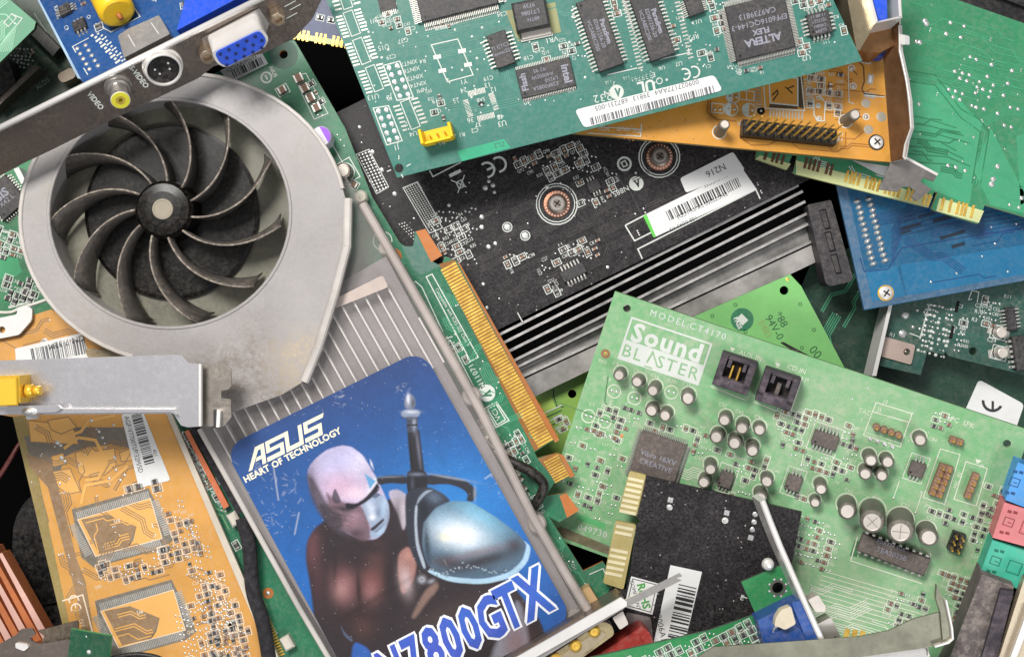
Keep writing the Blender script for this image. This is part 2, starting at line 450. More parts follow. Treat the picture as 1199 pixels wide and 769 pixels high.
    def screw(s, px, py, r=9, name='screw', m='steel_bright', ringm='gold'):
        def mk(mb):
            mb.lathe(0, 0, [(r, 0, ringm), (r, .6, ringm), (r * .84, .7, ringm), (r * .8, 2.4), (r * .55, 3.6), (.01, 4)], m, 24)
            for a in (25, 115): mb.box(0, 0, 3.3, r * 1.0, r * .17, .85, 'black', a)
        s.put(name, ('screw', r, m, ringm), mk, px, py, 20)
    def barcode(s, mb, x0, y0, x1, y1, hw, z, m='ink', seed=1, dens=1.):
        """bars between pixel points along one line; hw = bar height"""
        rr = random.Random(seed); a = s.fr(x0, y0); b = s.fr(x1, y1); d = math.hypot(b[0] - a[0], b[1] - a[1]); t = 0
        ang = math.degrees(math.atan2(b[1] - a[1], b[0] - a[0])); k = s.fr.k(x0, y0)
        while t < d:
            w = rr.choice((.7, .9, 1.3, 2.)) * k / dens
            mb.rect(a[0] + (b[0] - a[0]) * t / d, a[1] + (b[1] - a[1]) * t / d, z, w, hw * k, m, ang); t += w + rr.choice((.7, 1., 1.6)) * k / dens
    def field(s, poly, step=(10, 8), fill=.8, kinds=('resistor', 'cap'), seed=1, rot=0, size=(6.6, 3.9), silk=.7, txt=.25, dots=.15, jit=.8):
        """rows of small parts with their printed outlines inside a pixel polygon"""
        step = (step[0] * .93, step[1] * .93); fill = min(1, fill + .1); rr = random.Random(seed); c, q = math.cos(rad(s.fr.th + rot)), math.sin(rad(s.fr.th + rot))
        cx = sum(p[0] for p in poly) / len(poly); cy = sum(p[1] for p in poly) / len(poly); R_ = max(math.hypot(p[0] - cx, p[1] - cy) for p in poly)
        nx, ny = int(R_ / step[0]) + 1, int(R_ / step[1]) + 1
        for j in range(-ny, ny + 1):
            for i in range(-nx, nx + 1):
                u, v = i * step[0] + rr.uniform(-jit, jit), j * step[1] + rr.uniform(-jit, jit) * .6
                px, py = cx + u * c - v * q, cy - (u * q + v * c)
                g = rr.random(); g2 = rr.random(); g3 = rr.random(); g4 = rr.random(); kd = rr.choice(kinds)
                if not inpoly(px, py, poly) or not all(inpoly(px + a_, py + b_, s.poly) for a_, b_ in ((-4, 0), (4, 0), (0, -4), (0, 4))): continue
                if any(abs(px - a) < r and abs(py - b) < r for a, b, r in s.occ): continue
                if g < fill:
                    turn = 90 if g2 < .3 else 0
                    if g4 < dots: s.dot(px - 2.4, py, 1.5); s.dot(px + 2.4, py + .8, 1.5)
                    elif g4 < dots + txt:
                        x, y = s.fr(px, py); s.silk.text(rr.choice('CRLCRQ') + str(rr.randint(1, 99)), x, y, .25, 5.6 * s.fr.k(px, py), s.sm, rot + turn * (g3 < .5), sx=.85)
                    else: s.smd(px, py, size[0] * rr.choice((1, 1, .85)), size[1], rot + turn, kd, silk=g3 < silk)
    def traces(s, poly, ang, n=20, ln=(30, 90), w=1., m=None, seed=3, bundle=(2, 6), gap=2.6, via=.5, z=.12):
        rr = random.Random(seed); xs = [p[0] for p in poly]; ys = [p[1] for p in poly]; k = 0; tries = 0
        while k < n and tries < n * 25:
            tries += 1
            x, y = rr.uniform(min(xs), max(xs)), rr.uniform(min(ys), max(ys)); a = ang + rr.choice((0, 0, 0, 90, 180, 45, -45))
            l1, l2, l3 = rr.uniform(*ln), rr.uniform(5, 18), rr.uniform(*ln) * .6; tn = rr.choice((45, -45)); b = rr.randint(*bundle)
            ok = False; done = []; mine = set()
            for q in range(b):
                ox, oy = x - math.sin(rad(a)) * gap * q, y - math.cos(rad(a)) * gap * q
                pl = [(ox, oy)]
                sh = gap * math.tan(rad(22.5)) * q * (1 if tn > 0 else -1)
                for l, aa in ((l1 - sh, a), (l2, a + tn), (l3 + sh, a)):
                    px, py = pl[-1]; pl.append((px + l * math.cos(rad(aa)), py - l * math.sin(rad(aa))))
                if not all(inpoly(*p, poly) and inpoly(*p, s.poly) for p in pl): break
                cells = set()
                for (x0, y0), (x1, y1) in zip(pl, pl[1:]):
                    d = max(1, int(math.hypot(x1 - x0, y1 - y0)))
                    for i in range(d + 1): cells.add((int((x0 + (x1 - x0) * i / d) / 2.2), int((y0 + (y1 - y0) * i / d) / 2.2)))
                if cells & s.tocc: break
                done.append(pl); mine |= cells
            for pl in done:
                s.L(pl, w, mb=s.tr, m=m, z=z); ok = True
                if rr.random() < via: s.dot(*pl[-1], 1.15, .4)
                if rr.random() < via * .6: s.dot(*pl[0], 1.15, .4)
            for cx_, cy_ in mine:
                for dx in (-1, 0, 1):
                    for dy in (-1, 0, 1): s.tocc.add((cx_ + dx, cy_ + dy))
            k += ok
    def block(s, x0, y0, x1, y1):
        for i in range(int(x0 / 2.2), int(x1 / 2.2) + 1):
            for j in range(int(y0 / 2.2), int(y1 / 2.2) + 1): s.tocc.add((i, j))
    def label(s, name, quad, m='white', th=.5, z=.35):
        mb = MB(); mb.prism(s.fr.pts(quad), z - .2, z + th, m); return s.part(name, mb), z + th + .12
    def plate(s, name, poly, z0, z1, m, ms=None, holes=(), parent=None):
        mb = MB(); hs = []
        for hx, hy, hr in holes:
            x, y = s.fr(hx, hy); k = s.fr.k(hx, hy); hs.append([(x + hr * k * math.cos(i * math.pi / 10), y + hr * k * math.sin(i * math.pi / 10)) for i in range(20)])
        mb.prism(s.fr.pts(poly, z1), z0, z1, m, ms, hs); return s.part(name, mb, parent)
    def done(s):
        if s.silk.f: s.part('silkscreen', s.silk)
        if s.pads.f: s.part('solder_joints', s.pads, kind='stuff')
        if s.tr.f: s.part('copper_traces', s.tr)
        if s.extra.f: s.part('small_components', s.extra, kind='stuff')
def rpoly(pts, r=6, n=5):
    """round the corners of a pixel polygon"""
    out = []
    for i in range(len(pts)):
        a, b, c = Vector(pts[i - 1]), Vector(pts[i]), Vector(pts[(i + 1) % len(pts)])
        d1, d2 = (a - b), (c - b); q = min(r, d1.length * .45, d2.length * .45)
        s0, s1 = b + d1.normalized() * q, b + d2.normalized() * q
        for k in range(n + 1):
            t = k / n; p = s0 * (1 - t) ** 2 + b * 2 * t * (1 - t) + s1 * t * t; out.append((p.x, p.y))
    return out
def sticker(T, quad, ZB):
    NX, NY = 300, 400
    a, b, c, d = [np.array(q, float) for q in quad]
    U, V = np.meshgrid(np.linspace(0, 1, NX + 1), np.linspace(0, 1, NY + 1))
    PX = (a[0] * (1 - U) + b[0] * U) * (1 - V) + (d[0] * (1 - U) + c[0] * U) * V
    PY = (a[1] * (1 - U) + b[1] * U) * (1 - V) + (d[1] * (1 - U) + c[1] * U) * V
    rs = np.random.RandomState(3)
    H = lambda h: np.array(lin(h))
    def sd(poly):
        P_ = np.array(poly, float); n = len(P_); dist = np.full(PX.shape, 1e9); ins = np.zeros(PX.shape, bool)
        for i in range(n):
            x0, y0 = P_[i]; x1, y1 = P_[(i + 1) % n]; dx, dy = x1 - x0, y1 - y0
            t = np.clip(((PX - x0) * dx + (PY - y0) * dy) / (dx * dx + dy * dy + 1e-9), 0, 1)
            dist = np.minimum(dist, np.hypot(PX - x0 - t * dx, PY - y0 - t * dy))
            cr = ((y0 > PY) != (y1 > PY)) & (PX < (x1 - x0) * (PY - y0) / (dy + 1e-9) + x0); ins ^= cr
        return np.where(ins, -dist, dist)
    def vn(sc_):   # value noise
        g = rs.rand(int(NY / sc_) + 3, int(NX / sc_) + 3); yy = np.arange(NY + 1) / sc_; xx = np.arange(NX + 1) / sc_
        yi, xi = yy.astype(int), xx.astype(int); fy, fx = (yy - yi)[:, None], (xx - xi)[None, :]
        fy, fx = fy * fy * (3 - 2 * fy), fx * fx * (3 - 2 * fx)
        return (g[yi][:, xi] * (1 - fx) + g[yi][:, xi + 1] * fx) * (1 - fy) + (g[yi + 1][:, xi] * (1 - fx) + g[yi + 1][:, xi + 1] * fx) * fy
    N1, N2, N3 = vn(14), vn(5), vn(2)
    NZ = N1 * .5 + N2 * .3 + N3 * .2
    t = np.clip(((PX - 350) * .35 + (PY - 440) * 1.) / 230, 0, 1)[..., None]
    img = H('#22386a') * (1 - t) + H('#1f60a8') * t
    g = np.exp(-(((PX - 540) / 90) ** 2 + ((PY - 590) / 60) ** 2))[..., None]; img = img * (1 - .6 * g) + H('#2f86cf') * .6 * g
    g = np.clip((PX - 590) / 60, 0, 1)[..., None]; img = img * (1 - .45 * g) + H('#26438a') * .45 * g
    def lay(poly, col, f=2., al=1., shade=None):
        nonlocal img
        for _ in range(2 if len(poly) > 4 else 0): poly = [q for i in range(len(poly)) for q in ((poly[i][0] * .8 + poly[(i + 1) % len(poly)][0] * .2, poly[i][1] * .8 + poly[(i + 1) % len(poly)][1] * .2), (poly[i][0] * .2 + poly[(i + 1) % len(poly)][0] * .8, poly[i][1] * .2 + poly[(i + 1) % len(poly)][1] * .8))]
        w = np.clip(.5 - sd(poly) / f, 0, 1)[..., None] * al
        cc = H(col) if isinstance(col, str) else col
        img = img * (1 - w) + cc * w
    def blob(cx, cy, rx, ry, col, al=1., ang=0, clip=None, pw=1.):
        nonlocal img
        c_, s_ = math.cos(rad(ang)), math.sin(rad(ang)); x = (PX - cx) * c_ - (PY - cy) * s_; y = (PX - cx) * s_ + (PY - cy) * c_
        w = np.exp(-((x / rx) ** 2 + (y / ry) ** 2) ** pw)
        if clip is not None: w = w * np.clip(.5 - sd(clip) / 2, 0, 1)
        w = w[..., None] * al; img = img * (1 - w) + H(col) * w
    # body
    torso = [(384, 606), (368, 618), (359, 634), (358, 656), (364, 690), (368, 730), (372, 769), (378, 860), (650, 860), (640, 735), (612, 700), (596, 676), (560, 680), (500, 664), (484, 610), (478, 584), (456, 582), (440, 600)]
    lay(torso, '#2c2225', 3)
    blob(367, 644, 9, 22, '#6e4448', .75, 0, torso); blob(372, 680, 6, 26, '#4c3036', .6, 0, torso)
    blob(404, 684, 15, 22, '#86585a', .85, 5, torso); blob(400, 690, 9, 12, '#a87f7d', .6, 0, torso); blob(436, 682, 14, 22, '#7a4c48', .8, -5, torso); blob(434, 692, 8, 10, '#96686a', .6, 0, torso)
    blob(420, 690, 3.2, 26, '#2b1b1e', .9, 3, torso); blob(418, 722, 26, 9, '#33201f', .8, 0, torso); blob(425, 735, 14, 12, '#5e3d38', .4, 0, torso); blob(415, 652, 34, 14, '#2a1f24', .8, 0, torso)
    blob(392, 660, 2.5, 26, '#241a1e', .6, 0, torso); blob(456, 668, 7, 34, '#221a20', .85, 0, torso); blob(440, 650, 12, 16, '#5f3f3c', .5, 0, torso)
    lay([(453, 575), (466, 572), (480, 582), (476, 612), (472, 622), (467, 604)], '#b9aeb9', 2.5, .85); blob(471, 596, 4, 12, '#d9cdd4', .5)
    lay([(466, 648), (478, 638), (488, 652), (486, 676), (471, 699), (466, 672)], '#9a6f68', 3); blob(475, 680, 7, 16, '#c3aeb0', .8, 10); blob(478, 650, 6, 5, '#b88478', .6)
    lay([(481, 722), (498, 690), (512, 680), (514, 688), (500, 704), (486, 724)], '#8a6f64', 4, .75); lay([(398, 730), (404, 741), (413, 748), (412, 751), (403, 744)], '#55657f', 2, .7)
    lay([(410, 790), (413, 750), (428, 756), (438, 768), (450, 790)], '#2a58a2', 3); blob(440, 700, 60, 3, '#1d1618', .35, 30, torso); blob(560, 715, 60, 18, '#3c2f30', .5, 20, torso); blob(520, 720, 36, 10, '#463a34', .5, 25, torso)
    lay([(604, 700), (614, 716), (626, 800), (566, 800), (580, 752), (596, 735)], '#8f8f9c', 6, .8); blob(604, 752, 14, 26, '#7a5350', .6); blob(598, 712, 8, 8, '#3a3a48', .8)
    # head
    head = [(360, 557), (362, 546), (370, 536), (383, 526), (400, 521), (412, 523), (424, 532), (433.5, 547), (441, 560), (449, 576), (455, 590), (456, 606), (450, 623), (439, 632), (420, 630), (400, 622), (385, 612), (374, 596), (364, 574)]
    lay(head, '#b3a9c6', 1.8); blob(398, 538, 26, 15, '#b9b8dc', .8, 18, head); blob(400, 570, 26, 16, '#cfa9c0', .8, 0, head); blob(418, 578, 14, 8, '#e3cad6', .75, 0, head); blob(424, 540, 12, 16, '#d9d3e4', .6, -30, head); blob(438, 566, 5, 16, '#dfe4ee', .8, -25, head)
    blob(362, 566, 9, 26, '#50455a', .8, 0, head)
    # back of the head in shade, cheek, painted eye band
    lay([(359, 553), (367, 560), (374, 572), (383, 588), (396, 600), (404, 616), (412, 634), (392, 622), (374, 602), (363, 580)], '#463c47', 5, .9)
    lay([(380, 574), (392, 584), (405, 588), (422, 590), (430, 600), (436, 630), (424, 634), (404, 622), (388, 604)], '#6f5660', 4, .95)
    lay([(372, 588), (384, 592), (404, 606), (398, 622), (380, 610)], '#3a3239', 4, .9); lay([(388, 582), (392, 570), (397, 580), (400, 588), (392, 590)], '#453a46', 1.6, .9)
    blob(412, 612, 9, 7, '#8d6e78', .8); blob(418, 624, 10, 5, '#4b3842', .8, 10); blob(404, 596, 12, 3.5, '#33292f', .85, -12)
    blob(416, 603, 8, 5, '#a07f8c', .7, 0)
    face = [(422, 588), (436, 580), (448, 578), (455, 590), (456, 606), (450, 622), (439, 631), (432, 626), (436, 618), (430, 608)]
    lay(face, '#8e9cb4', 2.4); blob(434, 596, 5, 10, '#c3ccdd', .85, 18, face); blob(436, 605, 4, 3.5, '#dfe2ec', .9, 0, face); blob(450, 590, 4, 12, '#a9c4dc', .7, -10, face); blob(445, 622, 8, 6, '#a3bed4', .85, 30, face); blob(443, 600, 3, 6, '#53627c', .6, 0, face)
    lay([(433, 619), (441, 613), (449, 606), (450, 609), (443, 616), (436, 622)], '#2c2230', 1.6); lay([(437, 622), (446, 615), (451, 611), (447, 618), (440, 624)], '#6d6f88', 1.6, .8)
    lay([(404, 588), (416, 590), (427, 583), (436, 573), (442, 564), (445, 572), (438, 580), (428, 588), (414, 596), (405, 596)], '#1c1a26', 1.8); lay([(434, 581), (441, 576), (446, 579), (440, 583)], '#39455c', 1.5, .8)
    lay([(427, 554), (440, 563), (433, 572)], '#5f9cc8', 1.4); lay([(433, 537), (436, 542), (438, 550), (434, 544)], '#d8d8e2', 1.5, .8)
    for k in range(60):
        x0, y0 = 370 + rs.rand() * 36, 588 + rs.rand() * 28; an = .35 + rs.rand() * .5; L_ = 3 + rs.rand() * 9
        lay([(x0, y0), (x0 + L_ * math.cos(an), y0 + L_ * math.sin(an) * .5), (x0 + L_ * math.cos(an), y0 + L_ * math.sin(an) * .5 + .9)], ['#5d5158', '#1d171c', '#3f363c'][k % 3], 1.2, .7)
    blob(432, 641, 22, 7, '#2a2024', .85, -10); blob(462, 612, 7, 26, '#2c252c', .9, -10); blob(398, 634, 24, 8, '#2e2529', .7, 10)
    # sword
    lay([(477, 504), (491, 503), (497, 552), (481, 554)], '#232229', 1.6); blob(490, 526, 1.8, 24, '#6e6d7e', .8, 7); blob(481, 530, 1.5, 22, '#121117', .8, 7)
    lay([(476, 488), (489, 487), (489, 505), (477, 506)], '#3c3f4e', 1.5); blob(485, 496, 2, 8, '#a4acbf', .7); lay([(476, 497), (489, 496), (489, 498), (476, 499)], '#1a1a22', 1.2)
    lay([(469, 483), (475, 479), (487, 479), (492.5, 482), (490, 488), (480, 491), (471, 488)], '#7c869c', 1.5); blob(482, 482, 8, 2, '#d0d6e2', .7); blob(480, 489, 9, 1.4, '#1f222c', .8)
    lay([(473, 474), (474, 466), (479, 460), (485, 464), (487, 472), (485, 479), (476, 479)], '#6f7589', 1.5); blob(478, 467, 2, 6, '#e6e9f2', .8); blob(484, 472, 2, 6, '#30333f', .7)
    lay([(440, 559), (455, 556), (476, 556), (478, 567), (456, 565), (443, 568)], '#26262e', 1.8); blob(456, 558, 16, 1.2, '#77808f', .7, 2)
    lay([(498, 556), (515, 555), (532, 558), (549, 564), (557.5, 573), (558, 580), (553, 588), (546, 586), (548, 578), (540, 571), (524, 566), (498, 568)], '#2b2b34', 1.8); blob(528, 559, 26, 1.4, '#8f9aac', .8, -10); blob(556, 577, 1.6, 9, '#9aa5b6', .7)
    lay([(476, 552), (488, 548), (500, 552), (501, 568), (498, 580), (478, 580), (476, 568)], '#1f1e26', 1.6); blob(488, 555, 9, 2, '#6f788a', .8); blob(483, 566, 2, 8, '#4a4c5a', .7)
    # shoulder plate
    lay([(474, 580), (480, 574), (492, 570), (504, 570), (520, 578), (529, 588), (512, 594), (500, 612), (496, 640), (502, 668), (494, 668), (482, 650), (475, 616)], '#2b2f3a', 2.2)
    blob(508, 582, 10, 7, '#59677c', .8, -20); blob(496, 596, 5, 12, '#1a1c26', .8)
    plate = [(528, 586), (551, 587), (582, 606), (607, 625), (617, 637), (612, 656), (595, 671), (564, 678), (526, 675), (502, 665), (494, 640), (496, 612), (510, 594)]
    lay(plate, '#4d6478', 1.8); blob(562, 604, 34, 16, '#6ea9c6', .95, -32, plate); blob(520, 606, 16, 12, '#5e86a4', .8, 0, plate); blob(540, 624, 36, 20, '#b9d6e6', .95, -18, plate); blob(538, 626, 24, 13, '#f0eef4', .95, -10, plate); blob(522, 628, 7, 5, '#f3f0c0', .7, 0, plate)
    blob(566, 656, 44, 9, '#2c2629', .9, 16, plate); blob(524, 658, 22, 8, '#3a3236', .85, -8, plate); blob(602, 638, 9, 8, '#332c33', .8, 30, plate); blob(560, 646, 40, 5, '#7a6064', .5, 14, plate)
    blob(500, 636, 3.5, 26, '#1f2732', .8, 5, plate); lay([(613, 632), (617, 638), (612, 656), (595, 671), (564, 678), (526, 675), (503, 666), (500, 669), (526, 681), (566, 684), (600, 676), (618, 658), (622, 640)], '#a9c9dc', 1.6, .9)
    for k in range(60): blob(504 + k * 1.5 + rs.randn(), 666 + 5 * math.sin(k * .05 * 3.1) + rs.randn() * 1.6, .9, .7, ['#c3d2dd', '#1d1f27'][k % 2], .8)
    lay([(486, 592), (489, 590), (488, 612), (490, 636), (499, 664), (496, 666), (487, 640), (485, 612)], '#aab4c2', 1.4, .9); lay([(487, 592), (490, 582), (498, 574), (508, 573), (500, 577), (493, 584)], '#9aa6b6', 1.4, .8)
    blob(494, 678, 4, 4, '#b9bcc6', .9); blob(505, 680, 4, 2.4, '#9c9ca6', .8, 20); blob(494, 678, 1.6, 1.6, '#3a3a44', .9)
    # grain, scuffs and dust
    img = img * (.86 + .28 * NZ[..., None])
    sp = rs.rand(*PX.shape); img = np.where((sp > .9965)[..., None], img * .55 + .3 * rs.rand(*PX.shape)[..., None], img)
    img = img * (1 + (rs.rand(*PX.shape) - .5)[..., None] * .22)
    for x0, y0, n, l in ((340, 570, 26, 22), (322, 610, 30, 30), (300, 545, 14, 10), (395, 462, 22, 26), (500, 420, 8, 16), (308, 560, 20, 40), (575, 560, 14, 26), (330, 700, 10, 60), (525, 640, 20, 60), (470, 455, 12, 14)):
        for k in range(n):
            cx, cy = x0 + rs.randn() * l * .35, y0 + rs.randn() * l * .4; an = rs.rand() * 3.1; L_ = rs.rand() ** 2 * 4 + .5
            x = (PX - cx) * math.cos(an) + (PY - cy) * math.sin(an); y = -(PX - cx) * math.sin(an) + (PY - cy) * math.cos(an)
            w = (np.exp(-(x / L_) ** 4 - (y / .5) ** 2) * (.1 + .35 * rs.rand()))[..., None]; img = img * (1 - w) + .62 * w
    for (x0, y0, x1, y1) in ((497, 413, 522, 431), (320, 545, 326, 585), (568, 560, 585, 548), (605, 590, 632, 640), (350, 600, 345, 625)):
        d_ = math.hypot(x1 - x0, y1 - y0); ux, uy = (x1 - x0) / d_, (y1 - y0) / d_; tt = np.clip((PX - x0) * ux + (PY - y0) * uy, 0, d_)
        w = (np.exp(-(np.hypot(PX - x0 - tt * ux, PY - y0 - tt * uy) / .8) ** 2) * .5)[..., None]; img = img * (1 - w) + .65 * w
    img = np.clip(img * .95, 0, 1)
    # mesh: rounded rectangle grid
    W_, H_ = 260., 360.; X, Y = U * W_, V * H_; R_ = 24
    qx = np.abs(X - W_ / 2) - (W_ / 2 - R_); qy = np.abs(Y - H_ / 2) - (H_ / 2 - R_)
    ins = np.hypot(np.maximum(qx, 0), np.maximum(qy, 0)) <= R_ + .6
    fr = T.fr; z = ZB + .55; vs = []
    C = fr.pts([tuple(q) for q in quad], z)
    f00, f10, f11, f01 = [np.array(fr(*q, z)) for q in quad]
    LX = (f00[0] * (1 - U) + f10[0] * U) * (1 - V) + (f01[0] * (1 - U) + f11[0] * U) * V
    LY = (f00[1] * (1 - U) + f10[1] * U) * (1 - V) + (f01[1] * (1 - U) + f11[1] * U) * V
    verts = np.stack([LX, LY, np.full(LX.shape, z)], -1).reshape(-1, 3) * S
    idx = np.arange((NX + 1) * (NY + 1)).reshape(NY + 1, NX + 1); F = []
    ok = ins[:-1, :-1] & ins[1:, :-1] & ins[:-1, 1:] & ins[1:, 1:] & (PY[:-1, :-1] < 792)
    for j, i in zip(*np.nonzero(ok)): F.append((idx[j, i], idx[j + 1, i], idx[j + 1, i + 1], idx[j, i + 1]))
    me = bpy.data.meshes.new('picture_sticker'); me.from_pydata(verts.tolist(), [], [tuple(int(q) for q in f) for f in F])
    at = me.color_attributes.new('print', 'FLOAT_COLOR', 'POINT'); colr = np.ones((len(verts), 4), np.float32); colr[:, :3] = img.reshape(-1, 3); at.data.foreach_set('color', colr.ravel())
    me.materials.append(vcol_mat('printed picture', .42)); me.update()
    st = T.part('picture_sticker', me)
    # paper edge under the print, a real thickness
    mb = MB(); mb.prism(fr.pts(rpoly([tuple(q) for q in quad], 27), ZB), ZB, ZB + .45, mat('sticker paper', '#30507f', .5)); T.part('sticker_backing', mb, st)
    # lettering
    mb = MB(); z2 = z + .25; cream = mat('cream print', '#e8dfc4', .5, dust=.15, var=.04)
    o = np.array((291., 552.)); ax = np.array((88., -44.)); ay = np.array((-8., -21.))
    def Q(pts): return [tuple(o + ax * (p[0] / 4) + ay * p[1] + ax / 4 * .22 * p[1]) for p in pts]
    def sh_(pts): mb.nz = getattr(mb, 'nz', 0) + .012; mb.sheet(fr.pts(Q(pts), z2), z2 + mb.nz, cream)
    # A
    sh_([(0, 0), (.2, 0), (.62, .78), (.95, .78), (.95, 1), (.48, 1)]); sh_([(.42, .3), (.8, .3), (.8, .48), (.5, .48)]); sh_([(.75, 0), (.95, 0), (.95, 1), (.75, 1)])
    for k in (1.02, 3.04):   # S
        sh_([(k, 0), (k + .92, 0), (k + .92, .22), (k, .22)]); sh_([(k + .72, .22), (k + .92, .22), (k + .92, .6), (k + .72, .5)]); sh_([(k, .42), (k + .72, .42), (k + .92, .6), (k, .6)])
        sh_([(k, .6), (k + .2, .6), (k + .2, .8), (k, .8)]); sh_([(k, .8), (k + 1.02, .8), (k + 1.1, 1), (k, 1)])
    sh_([(2.03, 0), (2.95, 0), (2.95, .22), (2.03, .22)]); sh_([(2.03, .22), (2.23, .22), (2.23, 1), (2.03, 1)]); sh_([(2.75, .22), (2.95, .22), (2.95, 1), (2.75, 1)])
    x, y = fr(342, 532.5, z2); mb.text('HEART OF TECHNOLOGY', x, y, z2, 10.2 * fr.k(342, 538), cream, 27.5 - fr.th, bold=True, sp=1.02)
    T.part('maker_lettering', mb, st)
    mb = MB(); wp = mat('white print', '#e6e8ee', .45, dust=.1, var=.03); b1 = mat('violet blue print', '#3a3f9c', .4, dust=.1, var=.3, col2='#2560b8', vscale=45)
    for ch, px, py, sz in (('N', 458, 781, 62), ('7', 483, 768, 62), ('8', 507, 757, 64), ('0', 528, 746, 66), ('0', 550, 734, 66), ('G', 574, 722, 66), ('T', 596, 709, 68), ('X', 624, 694, 72)):
        x, y = fr(px, py, z2); 
        for ox in (-2.2, 0, 2.2):
            for oy in (-2.2, 0, 2.2): mb.text(ch, x + ox, y + oy, z2 + .02 * (ox + oy * 3), sz, wp, 27 - fr.th, bold=True, sx=.62, shear=.1)
        mb.text(ch, x, y, z2 + .7, sz, b1, 27 - fr.th, bold=True, sx=.62, shear=.1)
    T.part('model_lettering', mb, st)
AMB = .52
LK = ((-900, 1500, 2600), (1100, 800), 9.6)
LF = ((1300, -1700, 2300), (1000, 500), 2.4)
# ================================================================== ground
def struct(name, mb):
    o = bpy.data.objects.new(name, mb.mesh(name)); COL.objects.link(o); o['kind'] = 'structure'; return o
mb = MB(); mb.box(0, 0, -232, 3600, 3000, 20, mat('bin floor', '#030303', .9, var=.2, spec=.05)); struct('ground', mb)

# ================================================================== GREEN SOUND CARD
sb_m = pcb('sound card solder mask', '#629c66', dust=.9, dcol='#b9bba6', col2='#7dab7e', stains=((1000, 700, 120, '#b0b39c', .6), (760, 500, 90, '#a9a893', .55), (960, 500, 80, '#b3b49f', .5), (1130, 620, 90, '#a39f8b', .6), (690, 560, 60, '#8f9a7c', .5), (860, 560, 60, '#9c9a84', .5)), vscale=26, dscale=420, rough=.5)
sb_tr = mat('sound card traces', '#8fbd8b', .5, dust=.4, dcol='#b9c6ab')
fr = Fr(720, 341, 3, -18.5, .22, .15)
T = Thing('sound_card', 'large dusty pale green card printed Sound BLASTER with many round capacitors', 'sound card', fr)
T.sm = M['silk_old']
T.block(712, 345, 850, 450); T.block(830, 400, 945, 490)
sbpoly = [(720, 341), (1207, 504), (1106, 800), (900, 800), (735, 690), (724, 657), (628, 622)]
T.board(sbpoly, sb_m, mat('sound card edge', '#6f8a5c', .6, dust=.3), holes=[(734, 361, 4.5), (1179, 519, 4.5)])
T.T('MODEL:CT4170', 806, 380, 11, -18.5, sp=1.25, m='silk')
# printed name box
def q2(o, a, b, u, v): return (o[0] + a[0] * u + b[0] * v, o[1] + a[1] * u + b[1] * v)
o_, ax, bx_ = (740, 372), (93, 31), (-16, 47)
T.L([q2(o_, ax, bx_, *p) for p in ((0, 0), (1, 0), (1, 1), (0, 1))], 2.2, True, m='silk')
T.SH([q2(o_, ax, bx_, *p) for p in ((0, .53), (1, .53), (1, 1), (0, 1))], M['silk'], .2)
x, y = q2(o_, ax, bx_, .5, .27); T.T('Sound', x, y + 1, 31, -18.5, m='silk', bold=True, sp=1.12, z=.4)
x, y = q2(o_, ax, bx_, .5, .77); T.T('BL  STER', x, y, 21, -18.5, m=sb_m, sp=1.18, z=.45)
x, y = q2(o_, ax, bx_, .385, .77); kx = fr.k(x, y)
T.L([(x - 6, y + 4), (x + 1, y - 8), (x + 6, y + 8)], 1.8, m=sb_m, z=.5); T.L([(x - 9, y + 8), (x, y + 11)], 1.6, m=sb_m, z=.55)
# audio sockets
def sock(mb):
    mt = 'blackdusty'
    mb.box(0, -13, 0, 42, 12, 26, mt, 0, 1); mb.box(-17, 3, 0, 8, 32, 26, mt, 0, 1); mb.box(17, 3, 0, 8, 32, 26, mt, 0, 1)
    mb.box(0, 17, 0, 40, 5, 22, mt, 0, .8); mb.box(0, 2, 0, 34, 28, 7, 'black'); mb.box(-9, 10, 7, 4, 9, 15, mt); mb.box(9, 10, 7, 4, 9, 15, mt)
def sockpins(mb):
    for xx in (-4.2, 4.2): mb.box(xx, -1, 7, 2.2, 19, 13, 'gold', 0, .5)
def sockpins2(mb):
    mb.box(0, -2, 7, 5, 18, 12, 'chip_dusty', 0, .5)
for (px, py), pk in (((861, 434), sockpins), ((911, 452), sockpins2)):
    so = T.put('audio_socket', ('sock',), sock, px, py, 0); mb = MB(); pk(mb); T.part('pins', mb, so)
T.T('AUX IN', 879, 416, 8, -18.5); T.T('CD IN', 933, 432, 8, -18.5); T.T('J4', 945, 444, 6, -18.5)
T.L([(832, 452), (872, 468)], 1.3); T.L([(882, 470), (924, 487), (940, 441)], 1.3)
T.SH([(855, 406), (861, 408), (857, 412)], M['silk_old']); T.SH([(908, 424), (914, 426), (910, 431)], M['silk_old'])
caps = [(727, 436, 7.2, 22), (749, 444, 7.2, 22), (768, 452, 7.2, 23), (806, 462, 8.4, 24), (765, 477, 7.6, 24), (781, 482, 7.6, 24),
        (850, 487, 7.4, 24), (870, 495, 7.6, 24), (889, 499, 7.4, 24), (841, 507, 8, 24), (861, 514, 8, 24), (881, 521, 7.6, 24),
        (832, 542, 7.4, 24), (826, 559, 7.4, 24), (898, 558, 7.4, 24), (890, 575, 7.4, 24), (960, 565, 7.4, 24), (954, 584, 6.4, 16),
        (1017, 532, 7.6, 26), (1037, 536, 7.4, 26), (1013, 549, 7.6, 26), (1031, 552, 7.4, 24), (1076, 511, 7.6, 24),
        (991, 589, 10.6, 34), (1021, 597, 14.6, 50), (1054, 608, 14.6, 50), (1084, 620, 10.6, 36)]
for px, py, r, h in caps:
    T.cap(px, py, r, h, 20, cross=r > 12); T.occ.append((px, py + 2, r + 6))
